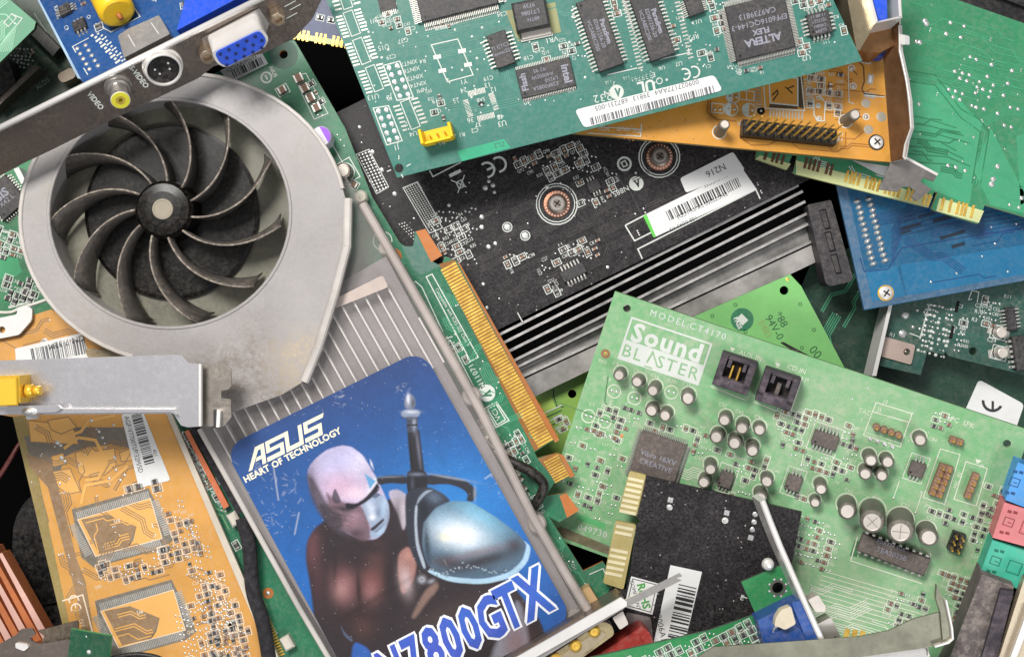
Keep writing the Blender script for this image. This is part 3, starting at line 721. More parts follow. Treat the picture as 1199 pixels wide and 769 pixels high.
for i, (px, py, n) in enumerate(((721, 425, 'C4'), (745, 434, 'C5'), (767, 440, 'C16'), (788, 446, 'C101'), (804, 450, 'C15'), (711, 443, 'C18'), (737, 452, 'C14'), (693, 473, 'C1'), (846, 474, 'C32'), (866, 482, 'C65'),
            (888, 488, 'C44'), (818, 536, 'C47'), (908, 551, 'C49'), (958, 552, 'C40'), (994, 574, 'C60'), (1060, 591, 'C22'), (1090, 606, 'C35'), (1092, 514, 'C84'), (1112, 490, 'R37'), (823, 556, 'C37'))):
    T.T(n, px, py, 6, -18.5)
for px, py in ((719, 458), (743, 466), (786, 459), (689, 487), (708, 493)):
    T.RG(px, py, 7.8, 1.3); T.dot(px - 3, py - .6, 2); T.dot(px + 3, py + 1, 2); T.occ.append((px, py, 9))
T.RG(709, 414, 4, 3, m=mat('copper ring', '#a77a55', .5, .3)); T.dot(709, 414, 2, .5, M['gold'])
T.T('FM1', 706, 423, 6, -18.5); T.dot(728, 510, 2.2, .6, mat('orange solder dot', '#d98a52', .4))
# chips
T.chip(770, 538, 54, 58, 8, 0, 4, 2.1, 5, .9, 'chip_dusty', ['Vibra 16XV', 'CREATIVE'], 9); T.occ += [(770, 545, 40)]
T.chip(966, 514, 29, 17, 7, 0, 2, 4.2, 8, 1.7, 'chip_dusty'); T.occ.append((966, 514, 21))
T.chip(850, 560, 16, 19, 7, 0, 2, 4.2, 6, 1.7, 'chip_dusty'); T.occ.append((850, 560, 15))
T.chip(929, 564, 17, 18, 7, 0, 2, 4.2, 6, 1.7, 'chip_dusty'); T.occ.append((929, 564, 15))
T.chip(1073, 548, 17, 17, 7, 0, 2, 4.2, 6, 1.7, 'chip_dusty'); T.occ.append((1073, 548, 15))
for px, py, w, h in ((966, 514, 34, 34), (850, 560, 22, 34), (929, 564, 22, 34), (1073, 548, 22, 32)): T.R(px, py, w, h, outline=1.)
def dip(mb):
    mb.box(0, 0, 4, 80, 21, 12, 'chip_dusty', 0, 1.5)
    for i in range(10):
        for sg in (-1, 1): mb.box(-36 + i * 8, sg * 12.5, 0, 4, 3, 11, 'pin', 0, .4)
T.put('chip', ('dip',), dip, 1045, 645, -2); T.occ.append((1045, 645, 30)); T.occ += [(1015, 640, 25), (1075, 655, 25)]
mb = MB(); x, y = fr(1045, 645, 16); mb.text('TEA2025B', x, y - 3, 16.3, 8, 'chip_print', 0); mb.text('9GX734 SGS', x - 4, y + 6, 16.3, 6, 'chip_print', 0); T.part('marking', mb)
T.L([(1004, 628), (996, 656), (1080, 683)], 1.2); T.L([(1083, 645), (1090, 648), (1083, 670), (1077, 668)], 1.3)
T.SH([(1001, 632), (1009, 634), (1003, 652), (995, 650)], mat('dark mask patch', '#3b6e43', .5, dust=.3), .15)
# pin headers
for i in range(4): T.put('jumper_post', ('jp', 1), lambda mb: (mb.lathe(0, 0, [(4.4, 0), (4.2, 8), (2.4, 9.5), (.01, 9.5)], mat('brown header plastic', '#8c6a55', .7, dust=.6), 12), mb.box(0, 0, 9, 1.8, 1.8, 8, 'gold', 0, .5)), 1026 + i * 8.6, 499 + i * 3.1)
M['hdr'] = MATS['brown header plastic']
T.header(1101, 561, 2, 5, 8, 20, 0, 'hdr', 9); T.header(1137, 567, 1, 4, 8, 20, 0, 'hdr', 9)
T.header(1119, 632, 2, 3, 7.6, 24, 0, 'black', 10); T.header(1119, 517 - 2, 2, 1, 8, 17, 0, 'hdr', 8)
T.occ += [(1101, 561, 26), (1137, 567, 18), (1119, 632, 18), (1119, 515, 13), (1040, 504, 26)]
T.L([(1026, 471), (1068, 484), (1054, 523), (1011, 509)], 1.2, True); T.L([(1022, 482), (1064, 494)], 1.2); T.L([(1014, 506), (1056, 519)], 1.)
for i in range(4): T.dot(1019 + i * 8.6, 514 + i * 3, 3, 1)
T.T('J5', 1030, 480, 7, -18.5); T.T('J3', 1037, 470, 7, -18.5); T.T('TAD', 1013, 482, 8, -18.5); T.T('PC_SPK', 1127, 494, 8.5, -18.5); T.T('1', 1009, 491, 7, -18.5)
T.L([(1101, 525), (1124, 532), (1106, 590), (1081, 582)], 1.1, True); T.L([(1131, 540), (1156, 548), (1143, 592), (1117, 584)], 1.1, True)
T.T('MIC_IN', 1121, 562, 6, 72); T.T('JP3', 1086, 592, 6, -18.5); T.T('J6', 1150, 545, 6, -18.5)
T.SH([(1142, 537), (1150, 539), (1144, 543)], M['silk_old'])
# small part fields
T.field([(712, 470), (735, 475), (785, 497), (850, 500), (860, 470), (845, 525), (790, 540), (735, 525), (680, 500)], (9, 8), .85, seed=4)
T.field([(655, 500), (695, 490), (740, 520), (720, 560), (700, 600), (660, 590), (650, 540)], (13, 10), .7, seed=5)
T.field([(905, 470), (1005, 500), (1000, 550), (985, 570), (940, 545), (915, 520)], (9, 8), .85, seed=6, txt=.3)
T.field([(835, 525), (900, 530), (890, 580), (860, 580), (835, 578)], (9, 8), .8, seed=7)
T.field([(935, 600), (975, 608), (985, 640), (970, 670), (935, 660), (925, 640)], (9, 9), .85, seed=8, dots=.4)
T.field([(1085, 590), (1135, 600), (1160, 590), (1170, 640), (1140, 655), (1105, 650)], (10, 9), .85, seed=9, kinds=('resistor', 'ind'))
T.field([(1100, 668), (1150, 676), (1135, 740), (1118, 755), (1108, 700)], (8, 8), .9, seed=10)
T.field([(1040, 690), (1080, 690), (1090, 720), (1050, 735), (1030, 720)], (9, 8), .8, seed=11)
T.field([(1095, 480), (1120, 490), (1115, 505), (1085, 500)], (9, 8), .9, seed=12)
T.field([(940, 560), (955, 600), (930, 590)], (9, 8), .8, seed=13)
T.field([(1155, 565), (1178, 570), (1165, 610), (1145, 600)], (9, 8), .8, seed=14)
T.field([(700, 560), (738, 565), (720, 620), (668, 605)], (13, 11), .6, seed=15, dots=.4)
# long parallel traces at the bottom
for i in range(13):
    o = i * 5.2; x0, y0 = 952 - o * .3, 664 + o; L_ = 95 + (i % 4) * 14
    T.L([(x0 + 12, y0 + 4), (x0 + 12 + L_, y0 + 4 + L_ * .29)], .9, mb=T.tr, m=M['silk_old'], z=.12)
    if i % 2: T.dot(x0 + 12 + L_, y0 + 4 + L_ * .29, 1.4, .6)
T.traces([(940, 665), (1040, 690), (1060, 760), (960, 750)], -18.5, 14, (15, 45), 1., M['silk_old'], 21)
T.traces([(640, 600), (740, 560), (730, 480), (850, 540), (1000, 590), (1170, 560), (1130, 492), (740, 362)], -18.5, 46, (12, 50), .9, sb_tr, 22, via=.3)
T.traces([(650, 540), (735, 530), (735, 620), (655, 600)], 72, 12, (12, 40), 1., sb_tr, 23)
T.traces([(790, 545), (830, 545), (830, 585), (800, 580)], -18.5, 6, (8, 20), 1., M['silk_old'], 24)
T.L([(651, 470), (720, 495)], .9, mb=T.tr, m=MATS['dark mask patch']); T.L([(712, 440), (708, 470), (722, 490)], .9, mb=T.tr, m=MATS['dark mask patch'])
T.L([(972, 558), (954, 620), (940, 632)], 1.2, mb=T.tr, m=sb_tr)
for p in ((962, 545, 974, 560), (1058, 585, 1047, 578), (1083, 600, 1074, 596)): pass
for a in ((1046, 583, 1053, 563), (1072, 600, 1080, 575), (938, 545, 941, 530)): T.L([(a[0], a[1]), (a[2], a[3])], 1, m=M['silk_old']); T.dot(a[0], a[1], 1.6)
T.T('049730', 694, 621, 11, -15, m='silk', sp=1.1); T.R(692, 597 + 13, 34, 7, 0, m=mat('bright mask patch', '#5fb573', .4), z=.12)
T.SH([(657, 616), (716, 640), (720, 652), (640, 622)], mat('brown stained laminate', '#6b6549', .7, dust=.4), .2)
for i in range(3): T.plate('gold_contact', [(990 + i * 9, 735 + i * 1), (996 + i * 9, 737 + i), (992 + i * 9, 750), (986 + i * 9, 750)], 0, .5, M['gold'])
# jacks
for (poly, col, lab) in (([(1192, 541), (1222, 552), (1206, 596), (1177, 585)], '#4b9be0', 'blue audio jack'),
                         ([(1176, 588), (1222, 602), (1210, 642), (1162, 629)], '#e08084', 'pink audio jack'),
                         ([(1162, 632), (1208, 647), (1192, 689), (1146, 675)], '#3fb89b', 'mint green audio jack')):
    mj = mat(lab, col, .45, dust=.25)
    cx = sum(p[0] for p in poly) / 4; cy = sum(p[1] for p in poly) / 4; x, y = fr(cx, cy, 30)
    mb = MB(); mb.prism(fr.pts(poly, 30), 0, 30, mj)
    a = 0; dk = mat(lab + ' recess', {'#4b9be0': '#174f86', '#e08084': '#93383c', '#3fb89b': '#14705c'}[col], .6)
    for dx, dy in ((-14, 12), (-8, 13), (-14, -13), (-8, -12)): mb.rect(x + dx, y + dy, 30.15, 4.5, 3.2, dk)
    mb.line([(x - 16, y - 4), (x - 6, y - 4), (x - 6, y + 5), (x - 16, y + 5)], 1, 30.15, dk, True)
    mb.box(x + 10, y, 29.4, 12, 11, 1.4, mj, 0, .5); mb.line([(x + 3, y - 7), (x + 17, y - 7), (x + 17, y + 7), (x + 3, y + 7)], .9, 30.2, dk, True)
    mb.rect(x - 10, y, 30.2, 4, 1, dk)
    T.part('audio_jack', mb, label=lab)
# game port shell
gp = Fr(1146, 690, 100, -19, .22, .15)
gm = mat('crackled dusty black plastic', '#5e5655', .8, dust=1.3, dcol='#aea299', dscale=260, vscale=120, bump=1., bscale=260)
T.plate('game_port', [(1150, 672), (1187, 686), (1160, 800), (1096, 800), (1112, 769)], 6, 48, gm)
T.plate('port_rim', [(1172, 690), (1187, 692), (1160, 800), (1141, 800)], 48, 56, M['blackdusty'])
def posts(mb):
    for i in range(3): mb.lathe(-14 + i * 13, 0, [(5, 0), (5, 44), (2, 46), (.01, 46)], 'chip_dusty', 10)
T.put('bushing', ('posts',), posts, 1163, 680, 0)
mb = MB(); T.plate('bracket_plate', [(1199, 678), (1230, 690), (1205, 800), (1160, 800)], 46, 62, mat('beige plated steel', '#c9b9a0', .38, .7, dust=.35))
T.plate('bracket_lip', [(1204, 712), (1212, 714), (1178, 800), (1172, 800)], 62, 70, M['steel_bright'])
T.done()

# ================================================================== BLACK GRAPHICS CARD, middle
bk = pcb('black solder mask', '#100f10', spec=.3, dust=.36, dcol='#8b8084', dscale=1300, vscale=90, rough=.42, speck=1.)
fr = Fr(600, 260, -45, 25.6)
T = Thing('graphics_card', 'black dusty card with two copper ringed screws and long silver heatsink fins', 'graphics card', fr)
T.board([(390, 134), (700, -20), (900, -30), (960, 100), (950, 209), (583, 386), (500, 420), (430, 260)], bk, M['black'], t=5.6)
for px, py, r in ((652, 239, 24), (772, 184, 24)):
    T.RG(px, py, r, 1.3); T.RG(px, py, r - 3, 1.1)
    def mk(mb):
        mb.lathe(0, 0, [(16, 0, 'copper_scr'), (15.5, 1.5, 'copper_scr'), (12, 2, 'copper_scr'), (11.5, 6), (9, 7.5), (.01, 7.5)], 'steel_dark', 28)
        for i in range(24): mb.box(13.7 * math.cos(i * .2618), 13.7 * math.sin(i * .2618), 1.4, 2.2, 1, .7, 'steel_bright', math.degrees(i * .2618))
        mb.ring(0, 0, 7.6, 5, 7.6, 'steel', 20); mb.box(0, 0, 7.3, 9, 1.6, .6, 'black', 20); mb.box(0, 0, 7.3, 9, 1.6, .62, 'black', 110)
    M['copper_scr'] = mat('copper screw collar', '#b87a5c', .35, .8, dust=.2)
    T.put('spring_screw', ('spscrew',), mk, px, py, 10)
T.chip(695, 218, 15, 13, 5, 0, 2, 3.6, 5, 1.5); T.chip(671, 319, 30, 13, 5, 0, 2, 4.2, 6, 1.7)
T.occ += [(695, 218, 15), (671, 319, 18)]
T.field([(672, 195), (690, 188), (728, 205), (712, 240), (680, 240)], (9, 8), .9, seed=31); T.field([(618, 300), (655, 290), (700, 300), (695, 335), (650, 345), (625, 330)], (13, 11), .7, seed=32, rot=0)
T.field([(590, 295), (618, 290), (612, 318), (592, 318)], (10, 9), .8, seed=33); T.field([(500, 250), (535, 240), (560, 290), (520, 320)], (9, 8), .75, seed=34, dots=.3, kinds=('cap', 'ind'))
T.field([(600, 185), (680, 165), (700, 185), (640, 210), (610, 205)], (10, 8), .75, seed=35); T.field([(500, 205 + 50), (560, 240), (560, 270), (520, 280)], (9, 8), .5, seed=37, dots=.5); T.field([(655, 285), (700, 280), (700, 300), (655, 305)], (9, 8), .8, seed=38); T.field([(640, 325), (660, 325), (655, 345), (640, 345)], (9, 8), .9, seed=36); T.traces([(520, 240), (640, 200), (860, 180), (900, 225), (600, 370), (540, 300)], 25, 60, (15, 60), 1., mat('trace under black mask', '#2b282a', .35, dust=.25), 39, via=.3)
# dense pad grids
def grid(T, a, b, c, nx, ny, r, m=None):
    for i in range(nx):
        for j in range(ny):
            u, v = (i + .5) / nx, (j + .5) / ny
            T.dot(a[0] + (b[0] - a[0]) * u + (c[0] - a[0]) * v, a[1] + (b[1] - a[1]) * u + (c[1] - a[1]) * v, r, .6, m)
grid(T, (418, 181), (433, 176), (440, 226), 4, 13, 1.5); T.L([(417, 181), (432, 175), (455, 219), (441, 227)], 1, True)
grid(T, (473, 220), (489, 213), (502, 268), 6, 22, .95, M['silk']); T.L([(472, 220), (489, 213), (518, 267), (503, 273)], 1, True)
grid(T, (465, 262), (474, 259), (484, 282), 3, 7, 1.1)
rr = random.Random(5)
for i in range(60):
    px, py = rr.uniform(400, 900), rr.uniform(120, 380)
    if py < 210 - (px - 470) * .2 and px > 470: continue
    if py > 383 - (px - 583) * .47: continue
    if abs(px - 820) < 70 and abs(py - 225) < 45: continue
    T.dot(px, py, rr.choice((1.2, 1.6, 2.2)), .6)
T.dots([(594, 266, 4.4), (615, 276, 4.4), (564, 266, 3), (572, 289, 3), (580, 285, 2.6), (564, 254, 3.2), (462, 227, 3), (447, 199, 3), (436, 178, 3), (421, 149, 2.4), (640, 219, 3), (568, 220, 3.4), (577, 217, 3)], h=1)
for p in ((594, 266), (615, 276)): T.RG(*p, 5.5, 1)
# marks
def tick(T, px, py, r, ang):
    T.RG(px, py, r * .5, r, m=T.sm); x, y = T.fr(px, py); k = T.fr.k(px, py); a = rad(ang)
    T.silk.line([(x - .1 * r, y + .55 * r), (x + .1 * r, y - .4 * r), (x + .5 * r, y + .4 * r)], r * .22, .5, T.pcbmat)
tick(T, 745, 215, 8.5, 0); T.T('N885', 727, 224, 9, 205)
T.RG(731, 192, 7.5, 2.4); T.R(731, 192, 5, 6, outline=1.4)
def ce(T, px, py, s, ang, m=None):
    a = ang
    x, y = T.fr(px, py); k = T.fr.k(px, py); r_ = rad(ang - T.fr.th)
    for sg, bar in ((-.75, 0), (.75, 1)):
        cx, cy = x + math.cos(r_) * sg * s * k, y + math.sin(r_) * sg * s * k
        T.silk.ring(cx, cy, .5, s * .72 * k, s * .98 * k, m or T.sm, 16, ang - T.fr.th + 70, ang - T.fr.th + 290)
        if bar: T.silk.line([(cx - math.cos(r_) * s * .9 * k, cy - math.sin(r_) * s * .9 * k), (cx, cy)], s * .24 * k, .52, m or T.sm)
ce(T, 577, 196, 10, 205)
T.L([(503, 200), (507, 207), (540, 190)], 1.5); T.R(533, 203, 15, 4, 0); T.L([(528, 211), (546, 219)], 1.2); T.L([(544, 205), (536, 226)], 1.2); T.R(539, 216, 7, 8, outline=1.2)
for i, pq in enumerate((((732, 264), (743, 282), (775, 266)), ((747, 292), (752, 303)))): T.L(pq, 1.6)
T.L([(732, 264), (755, 252)], 1.6); T.L([(746, 292), (885, 222), (890, 233)], 1.6)
T.L([(612, 377), (606, 366)], 1.2); T.L([(506, 265), (520, 290)], 1); 
lq = [(754, 252), (868, 196), (886, 222), (766, 278)]
lo, lz = T.label('barcode_label', lq); T.label('barcode_label', rpoly([(796, 209), (858, 178), (872, 199), (803, 226)], 3), th=1.1)
mb = MB(); T.SH([(753, 253), (757, 251), (768, 277), (765, 278)], mat('green label stripe', '#5fc44a', .5), 1.0, mb)
T.T('N216', 838, 200, 11, 205.6, m='ink', mb=mb, z=1.6)
T.barcode(mb, 782, 253, 866, 213, 12, lz, 'ink', 3)
T.T('ENGTS250 DK/DI/1GD3', 822, 241, 6.3, 205.6, m='ink', mb=mb, z=lz); T.T('1GB DDR3 V/2', 800, 262, 5.5, 205.6, m='ink', mb=mb, z=lz); T.T('S/N 9ACOY5', 838, 208 + 4, 5.5, 205.6, m='ink', mb=mb, z=lz)
T.part('label_print', mb)
# heatsink
fins = [((576, 396), (935, 217), -50), ((588, 402), (940, 224), -56), ((594, 412), (943, 236), -60), ((600, 423), (945, 250), -66), ((603, 431), (947, 262), -72), ((609, 442), (950, 283), -78)]
mb = MB(); hw = fr
def zoff(z): return z + 45
mb.prism([fr(*p, -66) for p in ((560, 400), (925, 215), (950, 255), (955, 300), (622, 470))], -80, -66, mat('dark anodised metal', '#121212', .6, var=.1))  # base coloured black to stand for the shade between the fins
base = T.part('heatsink', mb)
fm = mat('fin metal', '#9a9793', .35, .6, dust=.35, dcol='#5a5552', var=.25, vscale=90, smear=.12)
for a, b, z in fins:
    mb = MB(); pa, pb = fr(*a, z + 45), fr(*b, z + 45); d = Vector(pb) - Vector(pa); n = Vector((-d[1], d[0])).normalized() * 1.6
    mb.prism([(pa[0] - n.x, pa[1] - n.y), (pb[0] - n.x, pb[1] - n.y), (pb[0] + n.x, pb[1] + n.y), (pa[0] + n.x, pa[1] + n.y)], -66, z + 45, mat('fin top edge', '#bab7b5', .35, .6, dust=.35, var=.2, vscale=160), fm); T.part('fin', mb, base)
mb = MB(); zz = -36
mb.prism([fr(*p, zz) for p in ((611, 445), (952, 286), (957, 306), (622, 466))], -62, zz, mat('brushed fin strip', '#a39f9b', .4, .5, dust=.5, dcol='#5f5a57', var=.3, vscale=60, smear=.15), M['steel_bright'])
T.part('fin', mb, base)
for a, b in ((4, 5), (3, 4)):
    A0, A1, B0, B1 = fins[a][0], fins[a][1], fins[b][0], fins[b][1]; mb = MB(); z_ = fins[b][2] + 38
    mb.prism([fr(A0[0], A0[1] + 3, z_), fr(A1[0], A1[1] + 3, z_), fr(B1[0], B1[1] - 1, z_), fr(B0[0], B0[1] - 1, z_)], z_ - 3, z_, fm); T.part('fin', mb, base)
T.done()

# ================================================================== GREEN GRAPHICS CARD with fan
g1 = pcb('graphics card solder mask', '#24704c', dust=.22, col2='#1c5a45', rough=.32)
g1t = mat('graphics card traces', '#3f9a72', .4, dust=.2)
fr = Fr(515, 305, -15, -60.4)
T = Thing('graphics_card', 'card under grey plastic cooler with big round fan and blue ASUS N7800GTX sticker', 'graphics card', fr)
gpoly = [(343, 44), (300, 60), (170, 130), (100, 330), (184, 486), (330, 800), (600, 800), (728, 690), (706, 657), (683, 668), (643, 605), (655, 611), (678, 597), (662, 577), (640, 580), (650, 563), (667, 556),
         (653, 530), (629, 536), (626, 529), (648, 515), (535, 306), (521, 300), (517, 311), (503, 306), (518, 299), (498, 268), (486, 271), (484, 287), (478, 291), (468, 284), (436, 231), (404, 150)]
T.board(gpoly, g1, M['copper_edge'], holes=[(332, 64, 5), (461, 300, 4)])
T.RG(332, 64, 11, 12, m=mat('bare dark laminate', '#3d5f52', .5, dust=.3), z=.15); T.RG(461, 300, 7, 5, m='copper_edge'); 
# gold edge connector
def fingers(T, a, b, w, n, m='gold', frac=.62, h=.5):
    """contacts along the edge a->b, reaching w pixels inward (to the left of a->b as seen)"""
    mb = MB(); A, B = T.fr(*a), T.fr(*b); d = Vector(B) - Vector(A); L_ = d.length; d.normalize(); nn = Vector((-d.y, d.x)); k = T.fr.k(*a); W = w * k
    ang = math.degrees(math.atan2(d.y, d.x))
    for i in range(n):
        c = Vector(A) + d * (L_ * (i + .5) / n) + nn * (W / 2); mb.box(c.x, c.y, .05, L_ / n * frac, abs(W), h, m, ang, .15)
    return mb
bev = mat('gold bed laminate', '#8a5619', .6, dust=.2)
for a, b in (((530, 305), (648, 517)), ((655, 531), (667, 555))):
    pass
T.SH([(514, 309), (532, 304), (648, 514), (626, 528)], bev); T.SH([(630, 537), (652, 530), (667, 556), (650, 563)], bev)
mb = fingers(T, (648, 515), (533, 306), 20, 62, frac=.68); mb2 = fingers(T, (667, 557), (653, 531), 19, 9)
for v_, f_ in ((mb2.v, mb2.f),):
    b0 = len(mb.v); mb.v += v_; mb.f += [tuple(i + b0 for i in f) for f in f_]; mb.m += mb2.m; mb.sm += mb2.sm
T.part('edge_contacts', mb)
T.plate('edge_bevel', [(533, 305), (538, 308), (655, 515), (650, 518)], -5, -.5, M['copper_edge']); T.plate('edge_bevel', [(653, 530), (660, 533), (673, 557), (667, 559)], -5, -.5, M['copper_edge'])
T.SH([(487, 271), (498, 268), (518, 299), (505, 307)], mat('orange bare laminate', '#b96a25', .5, dust=.25), .2); T.SH([(655, 580), (663, 577), (678, 597), (664, 606)], MATS['orange bare laminate'], .2)
T.SH([(470, 288), (484, 289), (487, 275), (506, 306), (516, 311), (494, 322), (484, 316)], mat('grey green mask', '#3f6f62', .4, dust=.3), .12)
T.L([(499, 324), (506, 321), (560, 418), (551, 423)], 1.3, True); T.T('Compatible with ICES-003 Class B', 530, 371, 5.4, -60.4)
T.L([(486, 329), (494, 336), (522, 396), (530, 394)], 1.2); T.T('N11071', 558, 440, 9, 119.6, sp=1.1)
tick(T, 570, 460, 10, 0); T.L([(568, 478), (581, 470), (596, 492), (581, 500)], 1.4, True); T.L([(571, 479), (581, 473), (592, 491), (582, 497)], 1.3, True); T.T('VCI', 581, 485, 9, 119)
T.L([(527, 398), (556, 455), (553, 463), (556, 478)], 1.2)
for p, sd in (([(512, 400), (530, 395), (548, 420), (535, 428)], 41), ([(560, 480), (575, 500), (612, 540), (590, 545), (560, 500)], 42), ([(596, 500), (625, 520), (615, 545), (596, 530)], 43), ([(610, 560), (640, 600), (630, 610), (605, 580)], 44), ([(655, 640), (675, 660), (670, 680), (650, 660)], 45)):
    T.field(p, (8.5, 7.5), .85, seed=sd, kinds=('cap', 'ind', 'resistor'), size=(6, 3.2))
T.traces([(500, 330), (520, 320), (640, 530), (600, 545), (540, 430)], -20, 42, (6, 14), 1., g1t, 46, (3, 6), 2.4, via=.25)
T.traces([(510, 380), (640, 560), (660, 640), (600, 560)], -60, 30, (8, 26), 1.1, g1t, 47, (3, 6), 2.6, via=.4)
T.traces([(640, 600), (700, 670), (700, 700), (640, 640)], -60, 10, (8, 20), 1., g1t, 48)
T.L([(690, 672), (706, 665), (716, 688)], 1.1)
# upper right corner parts
for i in range(4): T.smd(350 + i * 7, 92 + i * 11.5, 11, 9, 90, 'cap', False, 5)
T.L([(344, 90), (358, 86), (384, 133), (368, 140)], 1, True); T.smd(331, 106, 11, 8, 90, 'cap', True, 5)
T.field([(340, 82), (365, 80), (395, 130), (380, 145)], (13, 9), .4, seed=49, dots=.1)
T.RG(312, 91, 6, 2); T.R(312, 91, 6, 2, 0); T.T('ASUS', 320, 84, 6, -62, bold=True)
lo, lz = T.label('barcode_label', [(258, 83), (305, 59), (314, 75), (268, 98)]); mb = MB(); T.barcode(mb, 273, 87, 308, 71, 9, lz, 'ink', 5); T.T('S7C1AA090033', 283, 75, 6, 27, m='ink', mb=mb, z=lz); T.part('label_print', mb)
def pcap(mb):
    mb.lathe(0, 0, [(12, 0), (12, 26), (11, 28), (.01, 28)], mat('grey white can', '#cfcad2', .4, dust=.2), 24)
    mb.sheet([(math.cos(a) * 11, math.sin(a) * 11) for a in [rad(20 + 14 * i) for i in range(11)]], 28.2, mat('violet cap stripe', '#8a3fd0', .4))
T.put('capacitor', ('pcap',), pcap, 380, 164, 0); T.R(386, 188, 26, 24, outline=1.2); T.cap(404, 202, 9.5, 16, sleeve='steel_dark'); T.R(404, 202, 26, 26, outline=1.2)
def clearpost(mb): mb.lathe(0, 0, [(8, 0), (8, 14), (6, 17), (.01, 17)], mat('cloudy clear plastic', '#c3bfb0', .25, dust=.3), 16)
for p in ((424, 232), (452, 292)): T.put('push_pin', ('cpost',), clearpost, *p)
T.RG(448, 282, 11, 1.2); T.smd(414, 216, 9, 6, 30, 'cap')
T.dots([(395, 158), (399, 164), (403, 171)], 1.6); T.traces([(420, 230), (470, 300), (500, 360), (480, 340)], -60, 12, (10, 30), 1.2, g1t, 50)
# left side strip of the board
T.traces([(190, 490), (215, 500), (330, 720), (330, 769), (300, 700)], -62, 16, (20, 60), 2., mat('pale green traces', '#5d8f5f', .45, dust=.3), 51, (2, 3), 5.5)
T.field([(205, 505), (216, 503), (250, 560), (240, 575)], (5, 5), .9, seed=52, size=(4, 2.4)); T.field([(235, 565), (250, 560), (270, 600), (258, 605)], (9, 8), .7, seed=53)
T.T('UNDO', 232, 540, 7, -62); T.smd(200, 497, 8, 6, 0, 'cap'); T.smd(277, 638, 8, 5, 0, 'resistor'); T.RG(314, 694, 4.5, 4, m='copper_edge'); T.dot(314, 694, 2.6, .8)
mb = fingers(T, (334, 766), (315, 721), 10, 14, h=.8); T.part('edge_contacts', mb)
T.plate('orange_strip', [(216, 505), (221, 503), (268, 592), (262, 596)], 6, 10, mat('orange plastic film', '#cc6a3c', .5, dust=.3))
def tubep(T, name, pts, r, m, rs=None, n=10):
    mb = MB(); path = [(*T.fr(p[0], p[1], p[2]), p[2]) for p in pts]
    # smooth the path (Catmull-Rom)
    out = []; Pp = [Vector(path[0])] + [Vector(p) for p in path] + [Vector(path[-1])]
    for i in range(1, len(Pp) - 2):
        for k in range(6):
            t = k / 6; a, b, c, d = Pp[i - 1], Pp[i], Pp[i + 1], Pp[i + 2]
            out.append(.5 * ((2 * b) + (c - a) * t + (2 * a - 5 * b + 4 * c - d) * t * t + (3 * b - a - 3 * c + d) * t ** 3))
    out.append(Pp[-2]); mb.tube(out, r, m, n); return T.part(name, mb)
foam = mat('fuzzy black foam', '#1d1c1f', .95, dust=.5, dcol='#6d686e', dscale=500, bump=1., bscale=600)
T.plate('foam_strip', [(222, 502), (236, 498), (292, 592), (278, 602)], 0, 24, foam)
tubep(T, 'cable_sleeve', [(284, 606, 14), (292, 640, 16), (296, 690, 16), (308, 730, 16), (318, 790, 16)], 8.5, foam, n=14)
tubep(T, 'fan_cable', [(588, 534, 14), (600, 541, 20), (622, 552, 22), (636, 566, 20), (632, 582, 16), (622, 596, 10)], 6, M['black'], n=14)
for px, py in ((577, 514), (588, 530), (600, 551)):
    T.put('clip', ('wclip',), lambda mb: (mb.box(0, 0, 0, 17, 12, 13, mat('ivory plastic', '#cfc8ba', .4, dust=.35), 0, 2), mb.box(0, -2, 12, 9, 5, 1.4, 'black', 0, .3)), px, py, 8)
for px, py in ((607, 560), (611, 570)): T.smd(px, py, 12, 7, 28, 'cap', False, 6)
for px, py in ((276, 606), (338, 750)): T.put('white_clip', ('wc2',), lambda mb: mb.box(0, 0, 0, 16, 12, 12, mat('ivory plastic', '#cfc8ba', .4), 0, 2), px, py, 0)
# ---- cooler shroud
sh = mat('grey translucent plastic', '#9a9696', .36, dust=.5, dcol='#b0a495', var=.09, vscale=24, dscale=900, smear=.06, stains=((300, 450, 95, '#6b5d4c', .75), (350, 420, 50, '#b9a88f', .8), (250, 460, 60, '#5a4f44', .7), (60, 200, 70, '#8f8a7a', .5), (370, 160, 70, '#857a70', .4), (110, 370, 60, '#8a7d6c', .4)), coat=.15)
shc = mat('clear smoked cover', '#b0a9a6', .2, dust=.3, dcol='#b5aa9e', alpha=.16, var=.1, vscale=50, smear=.1)
rim = mat('shiny plastic rim', '#c2bcb6', .22, dust=.2, coat=.4)
ZB, ZR = 44, 58         # heights above the board: cover, fan ring
def lp(px, py, h): return (*fr(px, py, h), h)
# fin block under the clear cover
mb = MB(); fb = mat('fin block metal', '#948e90', .5, .1, dust=.5, dcol='#8d847c'); A = [(300, 400), (400, 330), (452, 300), (516, 420), (690, 735), (560, 800), (400, 800), (232, 505)]
mb.prism(fr.pts(A, 24), 4, 24, fb); fb_o = T.part('heatsink', mb)
ft = mat('heatsink fin edge', '#f2ede8', .4, .1, dust=.05, var=.03)
ucos = Vector((math.cos(rad(-61)), -math.sin(rad(-61))))
for i in range(21):
    t = i / 20; bx, by = 268 + (520 - 268) * t, 560 + (424 - 560) * t
    L_ = 118 if 2 < i < 20 else 60
    p0, p1 = (bx, by), (bx - .49 * L_, by - .87 * L_)
    mb = MB(); a, b = fr(*p0, 34), fr(*p1, 34); mb.line([a, b], 1.1, 0, ft)
    d = Vector(b) - Vector(a); nrm = Vector((-d.y, d.x)).normalized() * .95
    mb = MB(); mb.prism([(a[0] - nrm.x, a[1] - nrm.y), (b[0] - nrm.x, b[1] - nrm.y), (b[0] + nrm.x, b[1] + nrm.y), (a[0] + nrm.x, a[1] + nrm.y)], 24, 38, ft); T.part('fin', mb, fb_o)
